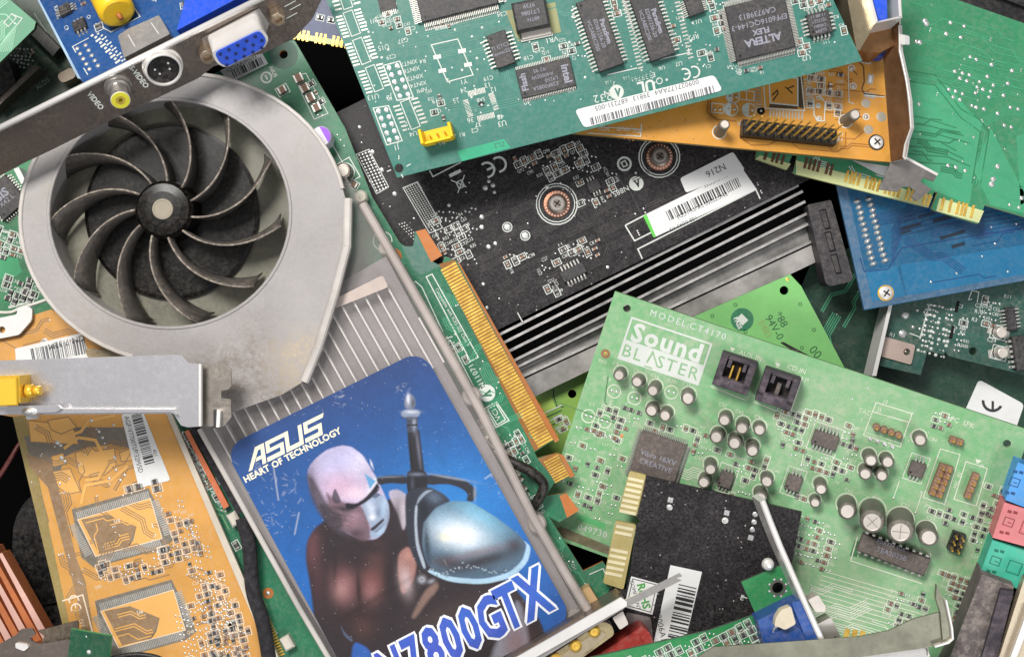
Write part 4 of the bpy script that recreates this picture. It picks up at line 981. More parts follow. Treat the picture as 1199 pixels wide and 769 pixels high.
# clear cover plate
body = [(404, 205), (426, 240), (500, 368), (563, 480), (622, 600), (660, 668), (697, 727), (640, 752), (560, 800), (414, 800), (232, 503), (255, 470), (352, 446), (396, 330)]
cover = T.plate('cooler_cover', body, ZB - 3, ZB, shc, mat('cover edge', '#b7a79c', .35, dust=.3))
# raised borders of the cover
def rail(T, name, pts, w, z0, z1, m, parent=None):
    mb = MB(); Q = [Vector(fr(*p, z1)) for p in pts]; L1, L2 = [], []
    for i, q in enumerate(Q):
        t = (Q[min(i + 1, len(Q) - 1)] - Q[max(i - 1, 0)]).normalized(); nn = Vector((-t.y, t.x)) * w / 2; L1.append(q + nn); L2.append(q - nn)
    for i in range(len(Q) - 1):
        a, b, c, d = L1[i], L1[i + 1], L2[i + 1], L2[i]; e = w * .22
        tn = (b - a).normalized(); nn = Vector((-tn.y, tn.x)) * e
        f3 = lambda v, z: (v.x, v.y, z)
        mb.face([f3(d + nn, z1), f3(c + nn, z1), f3(b - nn, z1), f3(a - nn, z1)], m)
        mb.face([f3(a - nn, z1), f3(b - nn, z1), f3(b, z1 - e), f3(a, z1 - e)], m); mb.face([f3(d, z1 - e), f3(c, z1 - e), f3(c + nn, z1), f3(d + nn, z1)], m)
        mb.face([f3(a, z1 - e), f3(b, z1 - e), f3(b, z0), f3(a, z0)], m); mb.face([f3(d, z0), f3(c, z0), f3(c, z1 - e), f3(d, z1 - e)], m)
    for i in (0, -1):
        a, d = L1[i], L2[i]; mb.face([(a.x, a.y, z0), (d.x, d.y, z0), (d.x, d.y, z1 - .5), (a.x, a.y, z1 - .5)], m)
    return T.part(name, mb, parent)
shw = mat('warm plastic wall', '#aba19c', .32, dust=.35, dcol='#8d7a6a', coat=.3)
rail(T, 'side_wall', [(424, 238), (500, 370), (563, 482), (622, 602), (660, 668), (696, 727)], 10, 4, ZB + 3, shw)
rail(T, 'side_wall', [(233, 502), (300, 622), (350, 712), (402, 800)], 6, 4, ZB + 3, rim)
for px, py in ((549, 462), (624, 608), (668, 716)): T.put('mounting_lug', ('lug',), lambda mb: mb.lathe(0, 0, [(11, 0), (11, 34), (9, 37), (4, 37), (3, 34), (.01, 34)], shw, 20), px + 4, py)
# fan ring
def circ(cx, cy, rx, ry, n, a0=0, a1=360): return [(cx + rx * math.cos(rad(a0 + (a1 - a0) * i / n)), cy - ry * math.sin(rad(a0 + (a1 - a0) * i / n))) for i in range(n + (a1 - a0 != 360))]
inner = circ(198, 250, 142, 134, 64)
outer = circ(214, 256, 191, 170, 44, 12, 252) + [(190, 418), (196, 421), (240, 470), (262, 486), (330, 462), (356, 446), (372, 408), (392, 342), (405, 288), (407, 240)]
mb = MB(); li = fr.pts(inner, ZR); lo_ = fr.pts(outer, ZR); mb.prism(lo_, ZR - 4, ZR, sh, sh, [li])
for i in range(len(outer)):   # outer wall down to the board
    a, b = lo_[i], lo_[(i + 1) % len(lo_)]; mb.face([(*a, 2), (*b, 2), (*b, ZR - 4), (*a, ZR - 4)], sh)
ringo = T.part('fan_housing', mb)
rail(T, 'housing_rim', outer[:45], 4.5, ZR - 2, ZR + 2.2, rim, ringo)
rail(T, 'housing_rim', [(407, 232), (406, 288), (392, 342), (372, 408), (356, 447)], 9, ZR - 10, ZR + 4, rim, ringo)
rail(T, 'housing_rim', inner + [inner[0]], 4, ZR - 3, ZR + 1.2, sh, ringo)
# well
mb = MB(); wb = mat('murky translucent well', '#6c6a5c', .4, dust=.5, dcol='#a09a82', var=.2, vscale=40)
for i in range(64):
    a, b = li[i], li[(i + 1) % 64]; mb.face([(*b, 10), (*a, 10), (*a, ZR - 4), (*b, ZR - 4)], sh, True)
mb.sheet(li, 10, wb); T.part('fan_well', mb, ringo)
# fan
hx, hy = 191, 245
fan = bpy.data.objects.new('fan', None); COL.objects.link(fan); fan.parent = T.o
x, y = fr(hx, hy, 52); fan.location = (x * S, y * S, 0); kf = fr.k(hx, hy)
fblk = mat('fan black plastic', '#040404', .3, spec=.25, dust=.16, dcol='#9a8b7c', dscale=900, vscale=120)
fbl = mat('dusty fan blade', '#4c4845', .4, dust=.8, dcol='#958574', dscale=520, vscale=110, bump=.4, alpha=.8)
fedge = mat('grimy blade edge', '#6f655c', .5, dust=1.2, dcol='#cbbfb0', dscale=700, vscale=200, bump=1.)
mb = MB(); mb.lathe(0, 0, [(101, 12), (101, 15), (97, 16), (36, 17), (34, 32), (33, 45), (29, 51), (20, 53), (9, 53.5), (.01, 53.5)], fblk, 48); T.part('hub', mb, fan)
mb = MB(); mb.lathe(0, 0, [(12, 53.4), (11.5, 54.2), (9.6, 54.3), (9.3, 53.9), (.01, 53.9)], mat('worn bearing cap', '#8b8372', .5, .3, dust=.6), 24); T.part('bearing_cap', mb, fan)
NB = 11
for kb in range(NB):
    mb = MB(); a0 = rad(176 + kb * 360 / NB); nseg = 16; top, bot, nrm = [], [], []
    for i in range(nseg + 1):
        t = i / nseg; r = 32 + 102 * t; a = a0 + rad(40) * t ** 1.1; zt = 49 + 5 * t - 14 * max(0, t - .9) * 5; 
        lean = rad(-2 + 9 * t); rb = min(r, 131) - 4 * t
        top.append(Vector((r * math.cos(a), r * math.sin(a), zt))); bot.append(Vector((rb * math.cos(a + lean), rb * math.sin(a + lean), 19 - 2 * t)))
    th = 1.1
    b0 = len(mb.v)
    for i in range(nseg + 1):
        tt = (top[min(i + 1, nseg)] - top[max(i - 1, 0)]).normalized(); nn = Vector((-tt.y, tt.x, 0)) * th
        mid = (top[i] + bot[i]) / 2 + Vector((-tt.y, tt.x, 0)) * 2.2
        for q in (top[i] + nn, mid + nn, bot[i] + nn, bot[i] - nn, mid - nn, top[i] - nn): mb.v.append(tuple(q))
    for i in range(nseg):
        A_, B_ = b0 + i * 6, b0 + (i + 1) * 6
        for j in range(6):
            j2 = (j + 1) % 6; mb.f.append((A_ + j, A_ + j2, B_ + j2, B_ + j)); mb.m.append(mb.mi(fbl if j != 5 else fedge)); mb.sm.append(j != 5)
    for e in (b0, b0 + nseg * 6): mb.f.append(tuple(range(e, e + 6))); mb.m.append(mb.mi(fbl)); mb.sm.append(False)
    mb.tube([tuple(q + Vector((0, 0, .4))) for q in top], 1.5, fedge, 6, [1.4 - .6 * i / nseg for i in range(nseg + 1)])
    T.part('blade', mb, fan)
fan.scale = (kf,) * 3
# dusty scoop under the ring, white residue on the cover
mb = MB(); mb.sheet(fr.pts(rpoly([(352, 352 + 18), (448, 322), (455, 336), (365, 372)], 4), ZB), ZB + .4, mat('pale residue', '#c4b4ac', .7, dust=.3)); T.part('residue_streak', mb, cover)
mb = MB(); mb.prism(fr.pts(rpoly([(98, 408), (185, 412), (196, 404), (192, 432), (110, 432)], 5), 30), 4, 30, mat('amber resin lump', '#8a7a5c', .25, dust=.5, dcol='#b3a58a', coat=.4, bump=1., bscale=400)); T.part('side_channel', mb, ringo)
# ---- sticker (vertex painted print)
quad = [(262, 524), (494, 409), (672, 726), (436, 846)]
sticker(T, quad, ZB)
# ---- bracket with two DVI ports
bf = Fr(600, 772, 62, 27.5)
T2 = T
def bpl(name, poly, z0, z1, m, ms=None, parent=None, holes=()):
    """plates on the level bracket frame, parented to the card"""
    mb = MB(); inv = fr.mx().inverted() @ bf.mx(); tmp = MB(); tmp.prism(bf.pts(poly, z1), z0, z1, m, ms)
    tmp.v = [tuple(((inv.to_3x3()) @ Vector(v)) + inv.translation / S) for v in tmp.v]; return T.part(name, tmp, parent)
bpl('bracket', [(560, 796), (600, 775), (726, 701), (733, 706), (731, 712), (606, 788), (560, 812)], -58, 4, M['steel'], M['steel_dark'])
bpl('bracket', [(560, 790), (598, 773), (727, 699), (734, 704), (734, 709), (602, 783), (560, 800)], 4, 8, M['steel_bright'])
bpl('bracket_tab', [(730, 703), (770, 684), (796, 671), (799, 674), (791, 677), (798, 679), (788, 684), (733, 711)], 0, 4, M['steel'], M['steel_bright'])
gs = mat('gold tinted steel shell', '#c9b78c', .3, .85, dust=.25)
sh_o = bpl('video_port', rpoly([(610, 790), (706, 727), (716, 731), (720, 742), (640, 800)], 5), -30, -6, gs, M['steel_bright'])
bpl('port_face', rpoly([(622, 792), (702, 737), (711, 742), (650, 795)], 4), -6, -4, mat('port face', '#a89b80', .4, .6, dust=.4))
for px, py in ((696, 739), (674, 756), (650, 772)):
    mb = MB(); x, y = bf(px, py, -2); mb.lathe(x, y, [(7, -6), (7, -2.5), (4.5, 0), (2, 0), (1.8, -2), (.01, -2)], M['gold'], 16)
    inv = fr.mx().inverted() @ bf.mx(); mb.v = [tuple((inv.to_3x3() @ Vector(v)) + inv.translation / S) for v in mb.v]; T.part('port_screw', mb)
bpl('port_block', rpoly([(717, 723), (729, 715), (736, 730), (726, 737)], 2), -30, -4, M['alu'])
bpl('vent_strip', [(565, 792), (600, 768), (682, 718), (690, 724), (600, 782), (570, 802)], -30, -10, M['steel_dark'])
for i in range(9):
    a = (600 + i * 10, 772 - i * 5.6); bpl('vent_slot', [(a[0], a[1]), (a[0] + 4, a[1] - 2.3), (a[0] + 6, a[1] + 1), (a[0] + 2, a[1] + 3.3)], -10, -8.5, M['black'])
T.plate('solder_block', rpoly([(681, 691), (690, 686), (709, 716), (694, 726)], 2), 0, 22, mat('tan nylon block', '#b99a6c', .5, dust=.3)); T.plate('solder_block', rpoly([(692, 712), (718, 694), (722, 706), (702, 722)], 2), 0, 16, MATS['tan nylon block'])
T.plate('pin_row', [(686, 706), (690, 704), (698, 720), (694, 722)], 22, 24, M['steel_bright'])
T.done()

# red connector
fr = Fr(730, 760, 30, 28)
T = Thing('video_plug', 'red plastic connector block beside the gold screwed bracket ports at the bottom edge', 'connector', fr)
rd = mat('red plastic', '#a8332c', .4, dust=.35)
T.plate('plug_body', rpoly([(684, 776), (752, 733), (762, 742), (778, 800), (684, 800)], 4), -40, 8, rd)
T.plate('plug_ridge', rpoly([(742, 744), (748, 741), (760, 775), (754, 777)], 2), 8, 11, rd); T.done()

# ================================================================== YELLOW GRAPHICS CARD (left)
yl = pcb('yellow solder mask', '#c9934a', dust=.3, col2='#bd8940', vscale=60, rough=.35)
yb = mat('brown bare area', '#8f7150', .5, dust=.35, var=.15); ygy = mat('grey inner layer', '#6f675c', .5, dust=.35); yo = mat('bright yellow pour', '#dda75a', .4, dust=.2, var=.05)
fr = Fr(120, 500, -6, 15, -.0, 0)
T = Thing('graphics_card', 'yellow card at left with two empty chip footprints and white AGP label', 'graphics card', fr)
ypoly = [(-60, 400), (60, 362), (118, 400), (190, 430), (200, 486), (322, 769), (340, 810), (92, 810), (15, 488), (-30, 480)]
T.board(ypoly, yl, mat('olive board edge', '#8a7f49', .6, dust=.3), holes=[(272, 733, 5)])
T.sm = mat('pale pink silkscreen', '#e2cdb4', .5, dust=.2)
# olive border and cream margin
T.SH([(15, 488), (30, 486), (98, 810), (92, 810)], mat('olive margin', '#8f7d45', .5, dust=.3), .12)
T.plate('card_spine', [(192, 478), (200, 482), (326, 769), (344, 810), (334, 810), (316, 769)], 0, 6, mat('cream plastic spine', '#c9bfae', .5, dust=.2))
# colour areas
T.SH([(28, 510), (75, 508), (80, 500), (150, 500), (155, 525), (130, 520), (95, 525), (75, 535), (70, 555), (60, 575), (45, 548), (35, 535)], ygy, .14)
T.SH([(56, 570), (66, 560), (90, 655), (100, 680), (118, 790), (106, 800), (90, 700)], yb, .16)
T.SH([(30, 530), (60, 542), (66, 560), (56, 570), (36, 548)], yb, .15)
for sx_, sy_, sd in ((0, 0, 1), (27, 107, 2)):
    T.SH([(95 + sx_, 608 + sy_), (125 + sx_, 602 + sy_), (160 + sx_, 616 + sy_), (150 + sx_, 640 + sy_), (116 + sx_, 648 + sy_)], yb, .2)
    T.SH([(150 + sx_, 640 + sy_), (160 + sx_, 616 + sy_), (156 + sx_, 632 + sy_), (142 + sx_, 646 + sy_)], ygy, .22)
    T.tocc = set(); T.traces([(95 + sx_, 606 + sy_), (130 + sx_, 602 + sy_), (165 + sx_, 612 + sy_), (158 + sx_, 636 + sy_), (116 + sx_, 650 + sy_)], 15, 16, (12, 26), 1.3, yo, 60 + sd, (2, 4), 3, via=.1, z=.3)
    # footprint pads
    pm = M['pin']; bgm = ygy; T.occ += [(136 + sx_, 616 + sy_, 44)]
    T.SH([(84 + sx_, 596 + sy_), (174 + sx_, 571 + sy_), (203 + sx_, 632 + sy_), (190 + sx_, 642 + sy_), (110 + sx_, 664 + sy_), (95 + sx_, 652 + sy_)], bgm, .11); T.SH([(91 + sx_, 608 + sy_), (176 + sx_, 583 + sy_), (190 + sx_, 630 + sy_), (112 + sx_, 651 + sy_)], yo, .13); T.block(84 + sx_, 575 + sy_, 200 + sx_, 662 + sy_)
    c_ = [(91 + sx_, 608 + sy_), (176 + sx_, 583 + sy_), (190 + sx_, 630 + sy_), (112 + sx_, 651 + sy_)]
    def prow(a, b, n, ln, side):
        A, B = Vector(fr(*a)), Vector(fr(*b)); d = B - A; ang = math.degrees(math.atan2(d.y, d.x)); nn = Vector((-d.y, d.x)).normalized() * side
        for i in range(n):
            c = A + d * ((i + .5) / n) + nn * (ln / 2 + 1); T.silk.rect(c.x, c.y, .3, d.length / n * .6, ln, pm, ang)
    prow(c_[0], c_[1], 40, 8, 1); prow((c_[3][0] + 2, c_[3][1]), (c_[2][0] - 3, c_[2][1]), 38, 9, -1); prow((c_[0][0] - 2, c_[0][1] + 3), (c_[3][0] - 3, c_[3][1] - 4), 17, 9, -1); prow((c_[1][0], c_[1][1] + 4), (c_[2][0] + 2, c_[2][1] - 2), 17, 9, 1)
    T.L(c_, 1, True); T.T('NVIDIA' if False else 'U' + str(sd * 3), 137 + sx_, 609 + sy_, 6, 15, bold=True)
# power area
P_ = lambda pts, m, z=.2: (T.SH(pts, m, z), T.L(pts, 1., True, m=yb, z=z + .05))
P_([(33, 492), (85, 498), (92, 520), (36, 517)], yo); P_([(88, 530), (105, 522), (112, 528), (134, 524), (136, 545), (122, 556), (98, 558), (92, 552)], yo)
P_([(62, 552), (82, 548), (94, 575), (80, 578), (68, 570)], yo); P_([(60, 534), (74, 530), (78, 543), (62, 546)], yo)
P_([(56, 492), (80, 488), (90, 500), (72, 508), (60, 503)], yo, .3); P_([(140, 530), (158, 522), (160, 538), (142, 540)], yo)
for q in ([(80, 510), (95, 505), (104, 492), (135, 486)], [(75, 525), (92, 512), (112, 515), (125, 540), (115, 560), (100, 562)], [(95, 590), (100, 568), (130, 562), (150, 545)]):
    T.L(q, 3.5, mb=T.tr, m=yo, z=.35)
T.dots([(67, 518, 3), (71, 521, 2.4), (72, 536, 3), (76, 540, 2.4), (107, 492, 2.5), (133, 497, 2), (120, 512, 2), (116, 505, 2), (134, 535, 2), (136, 550, 2), (128, 560, 2), (146, 556, 2), (141, 562, 2), (70, 566, 2)], h=1)
T.field([(92, 590), (190, 560), (196, 580), (150, 582), (95, 600)], (11, 9), .9, seed=70, kinds=('ind', 'resistor'), size=(9, 6), dots=.05, txt=.05)
T.field([(115, 660), (205, 632), (215, 650), (190, 668), (130, 700), (112, 690)], (9, 8), .9, seed=71, kinds=('ind', 'resistor', 'cap'), dots=.35, txt=.1)
T.field([(200, 590), (220, 610), (240, 660), (285, 740), (300, 769), (250, 769), (235, 720), (215, 660), (196, 600)], (10, 8.5), .9, seed=72, dots=.45, txt=.1)
T.field([(140, 690), (210, 672), (214, 680), (145, 702)], (13, 9), .95, seed=73, kinds=('ind',), size=(10, 6), dots=0, txt=0)
T.field([(206, 583), (218, 590), (250, 655), (240, 660)], (8, 7), .95, seed=170, dots=.4); T.field([(236, 665), (255, 665), (296, 745), (280, 740)], (8, 7), .95, seed=171, dots=.4); T.dot(150, 660)
T.field([(118, 655), (190, 640), (196, 648), (120, 668)], (13, 9), .95, seed=74, kinds=('ind',), size=(10, 6), dots=.1, txt=0)
T.field([(205, 710), (260, 700), (290, 769), (215, 790)], (10, 8), .9, seed=75, dots=.5, txt=.1)
T.RG(272, 733, 7.5, 4, m=mat('pale plating', '#cfc4b4', .4, .4)); ce(T, 88, 707, 6.5, -75); T.T('E11 LEVEL', 98, 738, 6.5, -76)
T.L([(73, 703), (97, 696), (110, 745)], 1.6)
T.dots([(38, 421, 3.8), (47, 417, 3.8), (66, 413, 3.8), (75, 410, 3.8)], h=.5, m=MATS['pale plating']); T.put('mark', ('hd',), lambda mb: mb.disc(0, 0, .3, 3, 'hole', 16), 56, 414)
T.R(52, 400, 8, 7, 10, m='solder')
# corner metal tab
T.plate('mounting_tab', rpoly([(-20, 376), (20, 368), (20, 362), (32, 358), (38, 362), (37, 375), (22, 392), (-20, 400)], 3), 2, 7, M['white'], holes=[(5, 386, 4)])
# labels
lo, lz = T.label('barcode_label', [(18, 408), (95, 390), (112, 430), (20, 440)]); mb = MB(); T.barcode(mb, 38, 417, 100, 405, 18, lz, 'grayink', 7); T.T('GN-7/32M', 78, 401, 10, 195, m='ink', mb=mb, z=lz); T.part('label_print', mb)
lo, lz = T.label('barcode_label', rpoly([(142, 485), (166, 478), (200, 562), (163, 571)], 4)); mb = MB()
T.barcode(mb, 158, 478, 176, 544, 12, lz, 'ink', 8); T.T('AGP-V7700TI/P/32M/SD', 157, 520, 8, -75.5, m='ink', mb=mb, z=lz, sx=.85); T.T('421', 182, 530, 6, -75, m='ink', mb=mb, z=lz); T.part('label_print', mb)
T.traces([(20, 495), (140, 495), (205, 600), (300, 760), (110, 760), (75, 700), (35, 560)], 15, 55, (6, 30), 1.1, yb, 77, (2, 5), 2.6, via=.5); T.traces([(170, 560), (215, 600), (310, 765), (220, 765), (190, 660)], -62, 40, (6, 26), 1.1, yb, 78, (2, 5), 2.4, via=.5); T.traces([(-10, 400), (60, 368), (110, 400), (20, 440)], 15, 8, (10, 30), 1.1, yb, 79)
T.traces([(40, 570), (60, 580), (90, 700), (75, 700)], -76, 4, (10, 30), 1., yb, 76, (1, 1), via=0)
T.done()
# ================================================================== buried boards
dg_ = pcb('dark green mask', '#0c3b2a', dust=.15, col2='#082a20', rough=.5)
fr = Fr(1000, 450, -130, 0)
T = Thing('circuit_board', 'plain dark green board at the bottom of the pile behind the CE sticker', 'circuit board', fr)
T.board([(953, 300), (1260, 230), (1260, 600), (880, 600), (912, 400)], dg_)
T.label('approval_sticker', rpoly([(1146, 444), (1199, 473), (1187, 508), (1121, 500)], 5)); mb = MB(); x, y = fr(1162, 473)
k = 1.08
mb.ring(x, y + 4, 1.2, 10.5, 14, 'ink', 16, 175, 330); mb.line([(x, y + 4), (x, y - 8)], 3, 1.25, 'ink'); T.part('label_print', mb)
T.traces([(960, 320), (1020, 320), (1000, 420), (930, 420)], 60, 6, (20, 40), 1.4, g1t, 81); T.done()

fr = Fr(925, 322, -62, 24)
lg = pcb('light green mask', '#74b268', dust=.15, col2='#69a65f', rough=.4)
T = Thing('circuit_board', 'bright light green board corner with one black hole, peeking out above the sound card', 'circuit board', fr)
T.board([(925, 321), (938, 335), (1010, 470), (900, 500), (700, 420)], lg, mat('dark green edge', '#2e6a44', .6), holes=[(918, 340, 5.2)])
ink = mat('dark green etched ink', '#2c5c38', .6)
T.RG(869, 374, 7, 13, m=mat('green stamp', '#22734f', .5, dust=.2)); T.T('PASS', 864, 378, 7, -65, m='silk', z=.5, bold=True); T.R(869, 374, 9, 11, 20, m='silk', z=.45)
T.T('*88', 915, 374, 13, -60, m=ink); T.T('94V-0', 907, 383, 13, -60, m=ink); T.T('E483', 896, 385, 11, -62, m=mat('faint tan print', '#8aa05e', .6)); T.T('00', 955, 412, 15, -50, m=ink)
for p in ((861, 357), (937, 356), (953, 386), (939, 407), (834, 370), (873, 388)): T.RG(*p, 1.8, .8, m=ink)
T.dot(922, 327, 2, .3, M['gold']); T.plate('black_strip', [(914, 401), (917, 400), (955, 420), (950, 424)], .2, 1.5, M['black']); T.done()

fr = Fr(650, 480, -104, 24)
yg = pcb('lime mask', '#8eb04e', dust=.15, col2='#5e8c3e')
T = Thing('circuit_board', 'small lime green board peeking out left of the sound card', 'circuit board', fr)
T.board([(590, 470), (700, 400), (720, 560), (640, 600)], yg, holes=[(670, 461, 5)]); lt = mat('dark green gap', '#1d4a2a', .5)
for q in ([(628, 472), (645, 463), (651, 478), (634, 486)],): T.SH(q, mat('lime pour', '#a3c454', .45, dust=.2))
T.L([(648, 455), (648, 463), (652, 475), (660, 476)], 1.4, m=lt); 
for i in range(5): T.L([(636, 484 + i * 6), (658, 474 + i * 6)], 1.2, m=[M['silk'], lt][i % 2])
for i in range(7): T.plate('gold_contact', [(625 + i * 3.4, 474 + i * 6), (632 + i * 3.4, 471 + i * 6), (634 + i * 3.4, 475 + i * 6), (627 + i * 3.4, 478 + i * 6)], 0, .6, M['gold'])
T.field([(650, 485), (665, 480), (660, 510), (650, 510)], (7, 7), .8, seed=82); T.done()

fr = Fr(1100, 400, -84, -14)
ds = pcb('dark teal mask', '#1d4238', dust=.3, col2='#24534a', rough=.4)
T = Thing('expansion_card', 'dark green card with white solder blobs and pinkish metal tab', 'expansion card', fr)
T.board([(1047, 345), (1030, 428), (1078, 439), (1086, 411), (1105, 415), (1107, 412), (1111, 417), (1230, 446), (1230, 300), (1060, 300)], ds, mat('dark olive edge', '#45583a', .6), holes=[(1139, 411, 4.6)])
T.plate('bracket', [(1042, 352), (1046, 352), (1026, 440), (1021, 440)], -20, 18, M['steel_bright'])
T.plate('bracket_tab', rpoly([(1036, 394), (1072, 404), (1067, 427), (1031, 417)], 3), .2, 3, mat('pinkish steel tab', '#cdb7ac', .45, .5, dust=.2), holes=[(1061, 412, 4)]); T.dot(1061, 412, 3.2, 1.5, M['steel_dark'])
T.dots([(1060, 369, 5), (1057, 391, 5), (1074, 363, 2.4), (1082, 365, 2), (1069, 383, 2.4), (1077, 385, 2.2)], h=1.5)
rr = random.Random(12)
for i in range(10):
    for j in range(10):
        px, py = 1086 + i * 3.4 + j * -1.2 + rr.uniform(-1, 1), 356 + j * 6 + i * .8 + rr.uniform(-1, 1)
        if rr.random() < .72: T.dot(px, py, rr.choice((1.2, 1.7, 2.2)), 1.3, rr.choice((M['solder'], M['silk'])))
T.field([(1146, 348), (1172, 350), (1165, 385), (1148, 382)], (8, 7), .9, seed=83, dots=.5); T.field([(1120, 370), (1135, 372), (1130, 412), (1115, 410)], (9, 7), .8, seed=84, dots=.4, txt=.4)
T.L([(1088, 356), (1077, 397)], 1.4); T.L([(1065, 390), (1078, 395)], 1.2); T.plate('slot', [(1121, 352), (1124, 353), (1121, 366), (1117, 365)], .1, .3, M['hole']); T.plate('slot', [(1115, 381), (1118, 382), (1115, 397), (1111, 396)], .1, .3, M['hole'])
T.chip(1182, 373, 27, 11, 6, -82 + 14 + 0, 2, 4.1, 6, 1.6, txt=None); T.L([(1138, 350), (1134, 351), (1138, 340), (1146, 342), (1144, 354)], 1.2)
for px, py in ((1169, 389), (1170, 413)): T.cap(px, py, 6, 12, 20, sleeve='alu'); T.R(px, py, 26, 9, -2 if py < 400 else 20, m='pin'); T.R(px, py, 18, 16, outline=1)
T.chip(1199, 412, 40, 30, 10, -82 + 14, 2, 6, 5, 3)
for s_, px, py in (('C24', 1161, 398), ('R10', 1146, 365), ('C3', 1124, 358), ('R4', 1130, 382), ('R6', 1127, 390), ('R7', 1124, 404), ('R3', 1141, 374), ('R1', 1042 + 3, 392), ('C21', 1147, 358)): T.T(s_, px, py, 6.5, -14)
T.T('R11', 1180, 347, 6, -10); T.traces([(1110, 380), (1199, 400), (1199, 440), (1120, 412)], -14, 8, (10, 30), 1, mat('dim teal trace', '#2f6658', .5), 85); T.done()

# ================================================================== BLUE CARD right
fr = Fr(1012, 362, -52, 10.4)
bl = pcb('blue mask', '#10597f', dust=.14, col2='#0e5074', rough=.35, vscale=25); bl2 = mat('blue pour', '#156a94', .38, dust=.12, var=.06); blm = mat('slate blue border', '#3b6485', .5, dust=.3); bld = mat('dark blue trace', '#0c3f73', .4, dust=.1)
T = Thing('expansion_card', 'bright blue card with two columns of silver solder joints and a brass rimmed corner screw', 'expansion card', fr)
T.board([(978, 210), (1012, 363), (1240, 321), (1240, 160), (1000, 160)], bl, blm)
T.SH([(978, 212), (990, 212), (1021, 353), (1199, 321), (1240, 316), (1240, 321), (1012, 362)], blm, .12); T.SH([(1054, 310), (1240, 280), (1240, 314), (1062, 346)], bl2, .14)
T.SH([(1014, 318), (1050, 311), (1060, 346), (1021, 353)], bl2, .14)
for i in range(12):
    for a, b in (((1004, 236), (1022, 309)), ((1018, 233), (1036, 305))):
        px, py = a[0] + (b[0] - a[0]) * i / 11, a[1] + (b[1] - a[1]) * i / 11
        def sj(mb): mb.lathe(0, 0, [(4.6, 0), (3.6, 1.6), (1.8, 3), (.01, 3.3)], M['solder'], 12, .62)
        T.put('solder_joint', ('sj',), sj, px + (i % 3 - 1) * .5, py, 8 + (i * 37) % 20)
T.screw(1037, 343, 9.5)
for k in range(6):
    T.L([(1044, 300 - k * 7 + 6), (1055, 272 - k * 5 + 4), (1130, 258 - k * 6), (1145, 262 - k * 6), (1152, 275 - k * 5), (1235, 262 - k * 5)], 1.3, mb=T.tr, m=bld)
for px, py, w in ((1066, 265, 26), (1103, 256, 22), (1115, 275, 30), (1085, 252, 20), (1060, 271, 14), (1122, 287, 16)): T.R(px, py, w, 4, 6, m=mat('scratched off dark mask', '#14283a', .6))
T.L([(1007, 302), (1012, 318), (1040, 315), (1056, 290), (1200, 266)], 1.2, mb=T.tr, m=bld)
T.traces([(1000, 225), (1199, 240), (1199, 325), (1030, 345)], 10, 5, (20, 60), 1, bld, 86, (3, 6), via=.05)
for px, py in ((1150, 300), (1165, 285), (1180, 318), (1120, 320), (1090, 330), (1190, 262), (1148, 240)): T.dot(px, py, 1.6, .8)
def slotp(poly, z0, z1, m, name): return T.plate(name, poly, z0, z1, m)
mb = MB(); bp_ = mat('black slot plastic', '#2a272c', .55, dust=.3)
sl = T.plate('slot_connector', rpoly([(945, 240), (973, 234), (999, 326), (995, 330), (972, 335), (967, 332)], 3), -34, -2, bp_)
for a in ((959, 246), (965, 272), (972, 298)): T.plate('slot_opening', [(a[0], a[1]), (a[0] + 8, a[1] - 1.6), (a[0] + 14, a[1] + 22), (a[0] + 7, a[1] + 23.5)], -2, -1.7, M['hole'], parent=sl); T.plate('slot_divider', [(a[0] + 1.2, a[1] + 1.5), (a[0] + 7, a[1] + .3), (a[0] + 12, a[1] + 20), (a[0] + 7, a[1] + 21)], -1.7, -1.2, bp_, parent=sl)
T.done()

# ================================================================== GREEN CARD top right (solder side)
fr = Fr(1050, 130, -22, -17)
gr = pcb('emerald mask', '#36895f', dust=.2, col2='#2b7752', rough=.38, vscale=22); grl = mat('light emerald pour', '#409a70', .4, dust=.1, var=.06); grd = mat('dark emerald gap', '#27754f', .45)
T = Thing('expansion_card', 'emerald green card at top right with gold edge fingers and scattered solder dots', 'expansion card', fr)
T.board([(900, 60), (1060, -40), (1092, -10), (1240, 42), (1240, 266), (1153, 240), (1145, 262), (1096, 247), (1091, 244), (1098, 226), (1094, 224), (1087, 243), (932, 204), (929, 202), (934, 182), (928, 181), (921, 199), (885, 186)], gr, mat('pale lime edge', '#c3c98a', .5, dust=.3))
bedge = mat('pale laminate bevel', '#c9cf93', .5, dust=.25)
T.SH([(890, 182), (926, 192), (921, 199), (885, 186)], bedge, .15); T.SH([(932, 188), (1092, 230), (1087, 243), (932, 204)], bedge, .15); T.SH([(1100, 232), (1152, 247), (1146, 261), (1096, 247)], bedge, .15)
br_ = mat('shaded bronze contacts', '#6b4632', .4, .5, dust=.2)  # same gold fingers, with the shadow at the left painted as brown
def fing(px, py, m, ln=13): T.plate('gold_contact', [(px, py), (px + 3, py + .8), (px - .6, py + ln + .8), (px - 3.6, py + ln)], .2, .8, m)
for px in (897, 906, 911, 917): fing(px, 176 + (px - 897) * .27, br_, 11)
for px in (944, 949, 954, 959, 969, 974): fing(px, 184 + (px - 944) * .27, br_, 13)
for px in (992, 997, 1001, 1006, 1015, 1020, 1024, 1029, 1038, 1043, 1048, 1053, 1063, 1068, 1074, 1083, 1088): fing(px, 199 + (px - 992) * .29, M['gold'], 14)
for px in (1104, 1113, 1122, 1127, 1131, 1139): fing(px, 231 + (px - 1104) * .25, M['gold'], 15)
T.SH([(1060, 95), (1110, 100), (1135, 130), (1150, 145), (1135, 240), (1085, 220), (1062, 180)], grl, .1); T.SH([(1160, 150), (1199, 225), (1199, 250), (1160, 240), (1140, 200)], grl, .1)
T.SH([(1190, 160), (1215, 150), (1215, 230), (1195, 240)], grl, .1)
